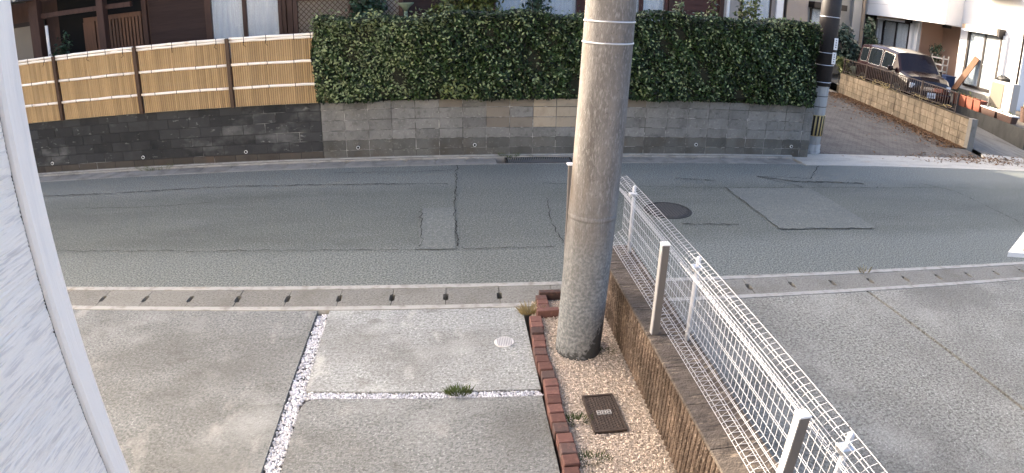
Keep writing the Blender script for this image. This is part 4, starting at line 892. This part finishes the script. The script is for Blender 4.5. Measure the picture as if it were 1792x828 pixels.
# porch and yard clutter
bd = thing('leaning_board', 'long brown wooden board leaning against the white house beside its front window', 'board', (18.6, 18.3, .8))
vs = []
for (y, z), xx in (((18.47, .72), 18.35), ((18.18, .72), 18.35), ((17.69, 1.96), 18.80), ((17.95, 2.07), 18.80)):
    vs += [(xx, y, z), (xx + .045, y, z)]
obj('plank', MB().add(vs, [(0, 2, 4, 6)[::-1], (1, 3, 5, 7), (0, 1, 3, 2), (2, 3, 5, 4), (4, 5, 7, 6), (6, 7, 1, 0)]), 'board', bd)
bn = thing('blue_crate', 'blue plastic crate standing in front of the brown porch', 'crate', (18.35, 18.95, .70))
obj('tub', MB().box(-.25, .25, -.38, .38, 0, .42, .02), 'blueplastic', bn, local=True); obj('lid', MB().box(-.27, .27, -.4, .4, .42, .46, .01), 'blueplastic', bn, local=True)
obj('stand', MB().box(-.2, .2, -.3, .3, -.35, -.002), 'carblack', bn, local=True)
shrub('potted_plant', 'brownish leafy potted plant standing in the brown porch', 'potted plant', (18.9, 20.3, 1.75), (.3, .5, .45), 380, 'leaf_dark', .06, base=.85)
sh = thing('white_rack', 'small white slatted rack beside the potted plant in the porch', 'rack', (18.75, 19.75, .85))
for z in (.1, .35, .6, .85): obj('shelf', MB().box(-.15, .15, -.35, .35, z, z + .05), 'machine', sh, local=True)
for y in (-.34, .34): obj('leg', MB().box(-.15, -.11, y - .02, y + .02, 0, 1.0), 'machine', sh, local=True); obj('leg', MB().box(.11, .15, y - .02, y + .02, 0, 1.0), 'machine', sh, local=True)
shrub('shrub', 'bluish green bush with arching leaves behind the dark far pole', 'shrub', (15.0, 21.0, 1.65), (.6, .5, .75), 1100, 'leaf_blue', .085, base=.0)
shrub('shrub', 'dark green shrub against the corner of the white house', 'shrub', (16.6, 21.8, 1.9), (.55, .5, .9), 900, 'leaf_dark', .075, base=.0)
shrub('shrub', 'low yellowish dry plants at the far end of the iron fence', 'shrub', (14.35, 20.35, .95), (.35, .35, .42), 420, 'leaf_yellow', .07, base=.0)
pot = thing('round_pot', 'round pale flower pot among the plants by the far end of the iron fence', 'pot', (14.85, 20.1, .62))
obj('pot_body', MB().lathe(0, 0, [(.14, 0), (.21, .18), (.22, .36), (.2, .38), (.18, .3)], 18), 'verdigris', pot, local=True, smooth=True)
obj('pot_stand', MB().lathe(0, 0, [(.12, -.6), (.12, -.001)], 12), 'stucco_grey', pot, local=True)

# ---------------------------------------------------------------- cars
def car(name, label, loc, rotz, paint, detail=True):
    """small boxy car, nose towards local -y"""
    t = thing(name, label, 'car', loc, rotz)
    # stations: y, half width, sill z, belt z, roof half width, roof z
    S = [(-1.95, .66, .30, .62, .56, .72), (-1.90, .76, .22, .72, .68, .84), (-1.75, .82, .20, .82, .74, .95), (-1.22, .84, .20, .95, .78, 1.05), (-.74, .845, .20, .96, .68, 1.58), (.1, .845, .20, .96, .70, 1.66), (1.1, .845, .2, .97, .70, 1.66), (1.80, .83, .22, .97, .68, 1.62), (1.93, .80, .28, .96, .66, 1.52)]
    vs, fs = [], []
    n = 0
    for (y, w_, z0, zb, wr_, zr) in S:
        half = [(w_ * .8, z0), (w_ - .02, z0 + .06), (w_, z0 + .26 if zb > z0 + .4 else z0 + .15), (w_ - .005, zb - .1), (w_ - .03, zb), (wr_ + .02, zr - .07), (wr_ - .06, zr - .01), (wr_ * .5, zr + .02)]
        ring = half + [(-a, b) for a, b in half[::-1]]
        n = len(ring); vs += [(a, y, b) for a, b in ring]
    k = len(S)
    for i in range(k - 1):
        for j in range(n): fs.append((i * n + j, i * n + (j + 1) % n, (i + 1) * n + (j + 1) % n, (i + 1) * n + j))
    fs += [tuple(range(n))[::-1], tuple(range((k - 1) * n, k * n))]
    obj('body', MB().add(vs, fs), paint, t, local=True, smooth=False)
    def P(i, j): return Vector(vs[i * n + j])
    def panel(nm, a, b, c, d, m, ins=.06, off=.006, rounds=True, parent=None):
        """rounded panel on the quad a b c d"""
        nrm = (b - a).cross(d - a).normalized(); out = []
        cor = [(ins, ins), (1 - ins, ins), (1 - ins, 1 - ins), (ins, 1 - ins)]; r = .09
        for q, (u, v) in enumerate(cor):
            cu, cv = u + (r if q in (0, 3) else -r), v + (r if q in (0, 1) else -r)
            for s_ in range(4):
                an = math.pi + q * math.pi / 2 + s_ * math.pi / 6
                uu, vv = cu + r * math.cos(an), cv + r * math.sin(an)
                p = (a * (1 - uu) + b * uu) * (1 - vv) + (d * (1 - uu) + c * uu) * vv; out.append(p + nrm * off)
        L = len(out); o2 = [p - nrm * (off + .01) for p in out]
        return obj(nm, MB().add(out + o2, [tuple(range(L)), tuple(range(L, 2 * L))[::-1]] + [(i, i + L, (i + 1) % L + L, (i + 1) % L) for i in range(L)]), m, parent or t, local=True)
    panel('windscreen', P(3, 11), P(3, 4), P(4, 5), P(4, 10), 'carglass', .05)
    panel('rear_window', P(8, 4), P(8, 11), P(7, 10), P(7, 5), 'carglass', .06)
    for sg in (1, -1):
        jb, jr = (4, 5) if sg > 0 else (11, 10)
        def q(i0, i1, nm, ins):
            A = (P(i0, jb), P(i1, jb), P(i1, jr), P(i0, jr))
            if sg < 0: A = (A[1], A[0], A[3], A[2])
            # frame, then glass; the detailed car's chrome stands in for sun highlights
            f_ = panel(nm + '_frame', *A, 'chrome' if detail else paint, ins - .035, .005)
            panel(nm, *A, 'carglass', ins, .011, parent=f_)
        q(4, 5, 'door_window', .10); q(5, 6, 'door_window', .08); q(6, 7, 'side_window', .12)
    for sg in (1, -1):
        obj('headlight', MB().box(sg * .62 - .15, sg * .62 + .15, -1.93, -1.86, .60, .76, .02), 'lens', t, local=True)
        wm = obj('door_mirror', MB().box(sg * .95 - .09, sg * .95 + .09, -.92, -.80, .98, 1.14, .03), paint, t, local=True)
        obj('mirror_arm', MB().box(sg * .83 - .05, sg * .83 + .05, -.88, -.84, 1.0, 1.04), 'carblack', wm, local=True)
        for y in (-1.2, 1.25):
            wl_ = obj('wheel', MB().tube([(sg * .66, y, .29), (sg * .852, y, .29)], .29, 20), 'tyre', t, local=True)
            obj('rim', MB().tube([(sg * .853, y, .29), (sg * .859, y, .29)], .19, 16), 'chrome', wl_, local=True)
            obj('arch', MB().tube([(sg * .64, y, .30), (sg * .847, y, .30)], .34, 20), 'carblack', t, local=True)
        obj('door_handle', MB().box(sg * .846 - .008, sg * .846 + .012, .05, .22, .88, .91), paint, t, local=True)
    obj('grille', MB().box(-.44, .44, -1.965, -1.90, .56, .70, .01), 'carblack', t, local=True)
    for k in range(4): obj('grille_bar', MB().box(-.43, .43, -1.972, -1.966, .575 + k * .03, .587 + k * .03), 'chrome', t, local=True)
    obj('bumper', MB().box(-.80, .80, -1.99, -1.86, .22, .50, .03), paint, t, local=True)
    pl = obj('licence_plate', MB().box(-.165, .165, -2.004, -1.992, .36, .525, .002), 'white', t, local=True)
    for k in range(5): obj('character', MB().box(-.13 + k * .056, -.10 + k * .056, -2.007, -2.005, .385, .45), 'ink', pl, local=True)
    obj('dash_paper', MB().add([(-.1, -1.06, 1.245), (.32, -1.06, 1.245), (.30, -1.17, 1.125), (-.12, -1.17, 1.125)], [(0, 1, 2, 3), (3, 2, 1, 0)]), 'white', t, local=True)
    obj('wiper', MB().tube([(.5, -1.2, 1.085), (.05, -1.13, 1.17)], .008, 4), 'carblack', t, local=True)
    return t
car('parked_car', 'boxy dark maroon car parked facing the road behind the iron fence', (14.85, 17.4, .31), R(-10), 'carpaint')
car('parked_car', 'black car mostly hidden behind the dark far pole and bush', (14.9, 23.0, .70), R(92), 'carblack', False)

# ---------------------------------------------------------------- weeds
def tuft(label, x, y, n, h, spread, m='grass', z=0.0, cat='weed'):
    t = thing('weed_tuft', label, cat, (x, y, z)); V = []
    for _ in range(n):
        a = rng.uniform(0, 6.3); r = spread * math.sqrt(rng.random()); bx_, by_ = r * math.cos(a) * 1.6, r * math.sin(a) * .7
        l = h * rng.uniform(.4, 1); dx, dy = math.cos(a) * l * .6 + rng.gauss(0, .01), math.sin(a) * l * .6 + rng.gauss(0, .01); q = .0035
        V.append([(bx_ - q, by_, 0), (bx_ + q, by_, 0), (bx_ + dx + q * .4, by_ + dy, l * .8), (bx_ + dx - q * .4, by_ + dy, l * .8)])
    o = quads('blades', np.array(V), m, None, 'stuff'); o.parent = t; return t
tuft('green weed tuft growing in the white pebble joint', -.0, 3.66, 220, .055, .06)
tuft('low weeds growing along the inside of the brick edging', .79, 3.25, 150, .07, .06)
tuft('weeds at the near end of the gravel bed beside the bricks', .80, 2.85, 200, .06, .08)
tuft('dry grass beside the far brick corner of the gravel bed', .66, 4.80, 150, .12, .05, 'drygrass')
tuft('green weeds along the foot of the black-stained wall', -5.4, 10.27, 200, .10, .22)
tuft('weed clump at the left end of the gutter grating', .98, 10.27, 170, .12, .10)
tuft('small weeds behind the gutter grating', 1.5, 10.27, 90, .06, .13)
tuft('dry weed on the right gutter kerb beyond the fence', 4.55, 5.30, 40, .10, .04, 'drygrass')
tuft('sparse weeds in the gravel beside the pole', 1.2, 4.1, 60, .05, .05)

# ---------------------------------------------------------------- own house: siding wall at the left, wall behind the camera
oh = thing('own_house', 'white house wall with combed siding and corner trim at the left edge', 'house', (-.9, 1.1, 0))
XS, YC0, YC1 = -.90, 1.076, 1.146
ny, nz = 150, 620; y0_, y1_, z0_, z1_ = -.6, YC0 - .0025, .55, 2.95
Y = np.linspace(y0_, y1_, ny); Z = np.linspace(z0_, z1_, nz); gy_, gz_ = np.meshgrid(Y, Z)
zz_ = gz_ + .007 * np.sin(gy_ * 4.1) + .004 * np.sin(gy_ * 11 + gz_ * 9) + .0025 * np.sin(gy_ * 27 + gz_ * 23)
h = np.zeros_like(gy_)
for f_, a_, q_ in ((520, .5, 3.0), (390, .6, 5.0), (840, .3, 8.0)):
    w_ = np.sin(zz_ * f_ + 2.0 * np.sin(gy_ * q_ + f_) + 1.2 * np.sin(gz_ * 41 + f_)); h += a_ * (1 - np.abs(w_)) ** 1.5
env = .35 + .65 * np.clip(.5 + .8 * np.sin(gy_ * 8 + gz_ * 57) * np.sin(gy_ * 5 - gz_ * 33 + 1), 0, 1)
xs = XS - .0052 * h * env
V = np.stack([xs, gy_, gz_], -1).reshape(-1, 3)
F = [(i * ny + j, i * ny + j + 1, (i + 1) * ny + j + 1, (i + 1) * ny + j) for i in range(nz - 1) for j in range(ny - 1)]
so_ = obj('siding_panel', MB().add(V.tolist(), F), 'siding', oh, smooth=True)
obj('siding_panel', MB().box(-9, XS, y1_ - 9, y1_, -.3, z0_ - .003).box(-9, XS, y1_ - 9, y1_, z1_ + .003, 6.2).box(-9, XS - .01, y1_ - 9, y1_ - .001, z0_ - .002, z1_ + .002), 'siding', oh)
tv = [(XS - .12, YC0), (XS + .010, YC0), (XS + .018, YC0 + .006), (XS + .018, YC1 - .012), (XS + .014, YC1 - .003), (XS + .004, YC1), (XS - .12, YC1)]
obj('corner_trim', MB().prism(tv, -.3, 6.2), 'trim', oh)
obj('joint_gap', MB().box(XS - .05, XS - .002, YC0 - .0023, YC0 - .0002, -.3, 6.2), 'crack', oh)
obj('front_wall', MB().box(-9, XS - .121, YC1 - .1, YC1 - .005, -.3, 6.2), 'siding', oh)
obj('rear_wall', MB().box(XS + .002, .7, -.95, -.7, -.3, 6.2), 'siding', oh)
obj('roof', MB().box(-9.6, .9, -9, -.3, 6.2, 6.4).box(-9.6, XS + .4, -.29, YC1 + .5, 6.2, 6.4), 'roof', oh)

# neighbour's awning whose corner reaches into the right edge
aw = thing('awning', 'white pointed corner of a flat awning at the right edge', 'awning', (3.5, 2.45, 0))
A = [(3.22, 2.455), (3.80, 2.80), (4.6, 2.5), (4.6, 2.38), (3.6, 2.36)]
obj('canopy', MB().prism(A, 1.50, 1.53), 'white', aw)
obj('soffit', MB().prism([(3.36, 2.462), (3.78, 2.70), (4.55, 2.47), (4.55, 2.40), (3.62, 2.385)], 1.53, 1.536), 'awning', aw)
obj('awning_post', MB().box(4.5, 4.56, 2.41, 2.47, 0, 1.499), 'alu', aw)
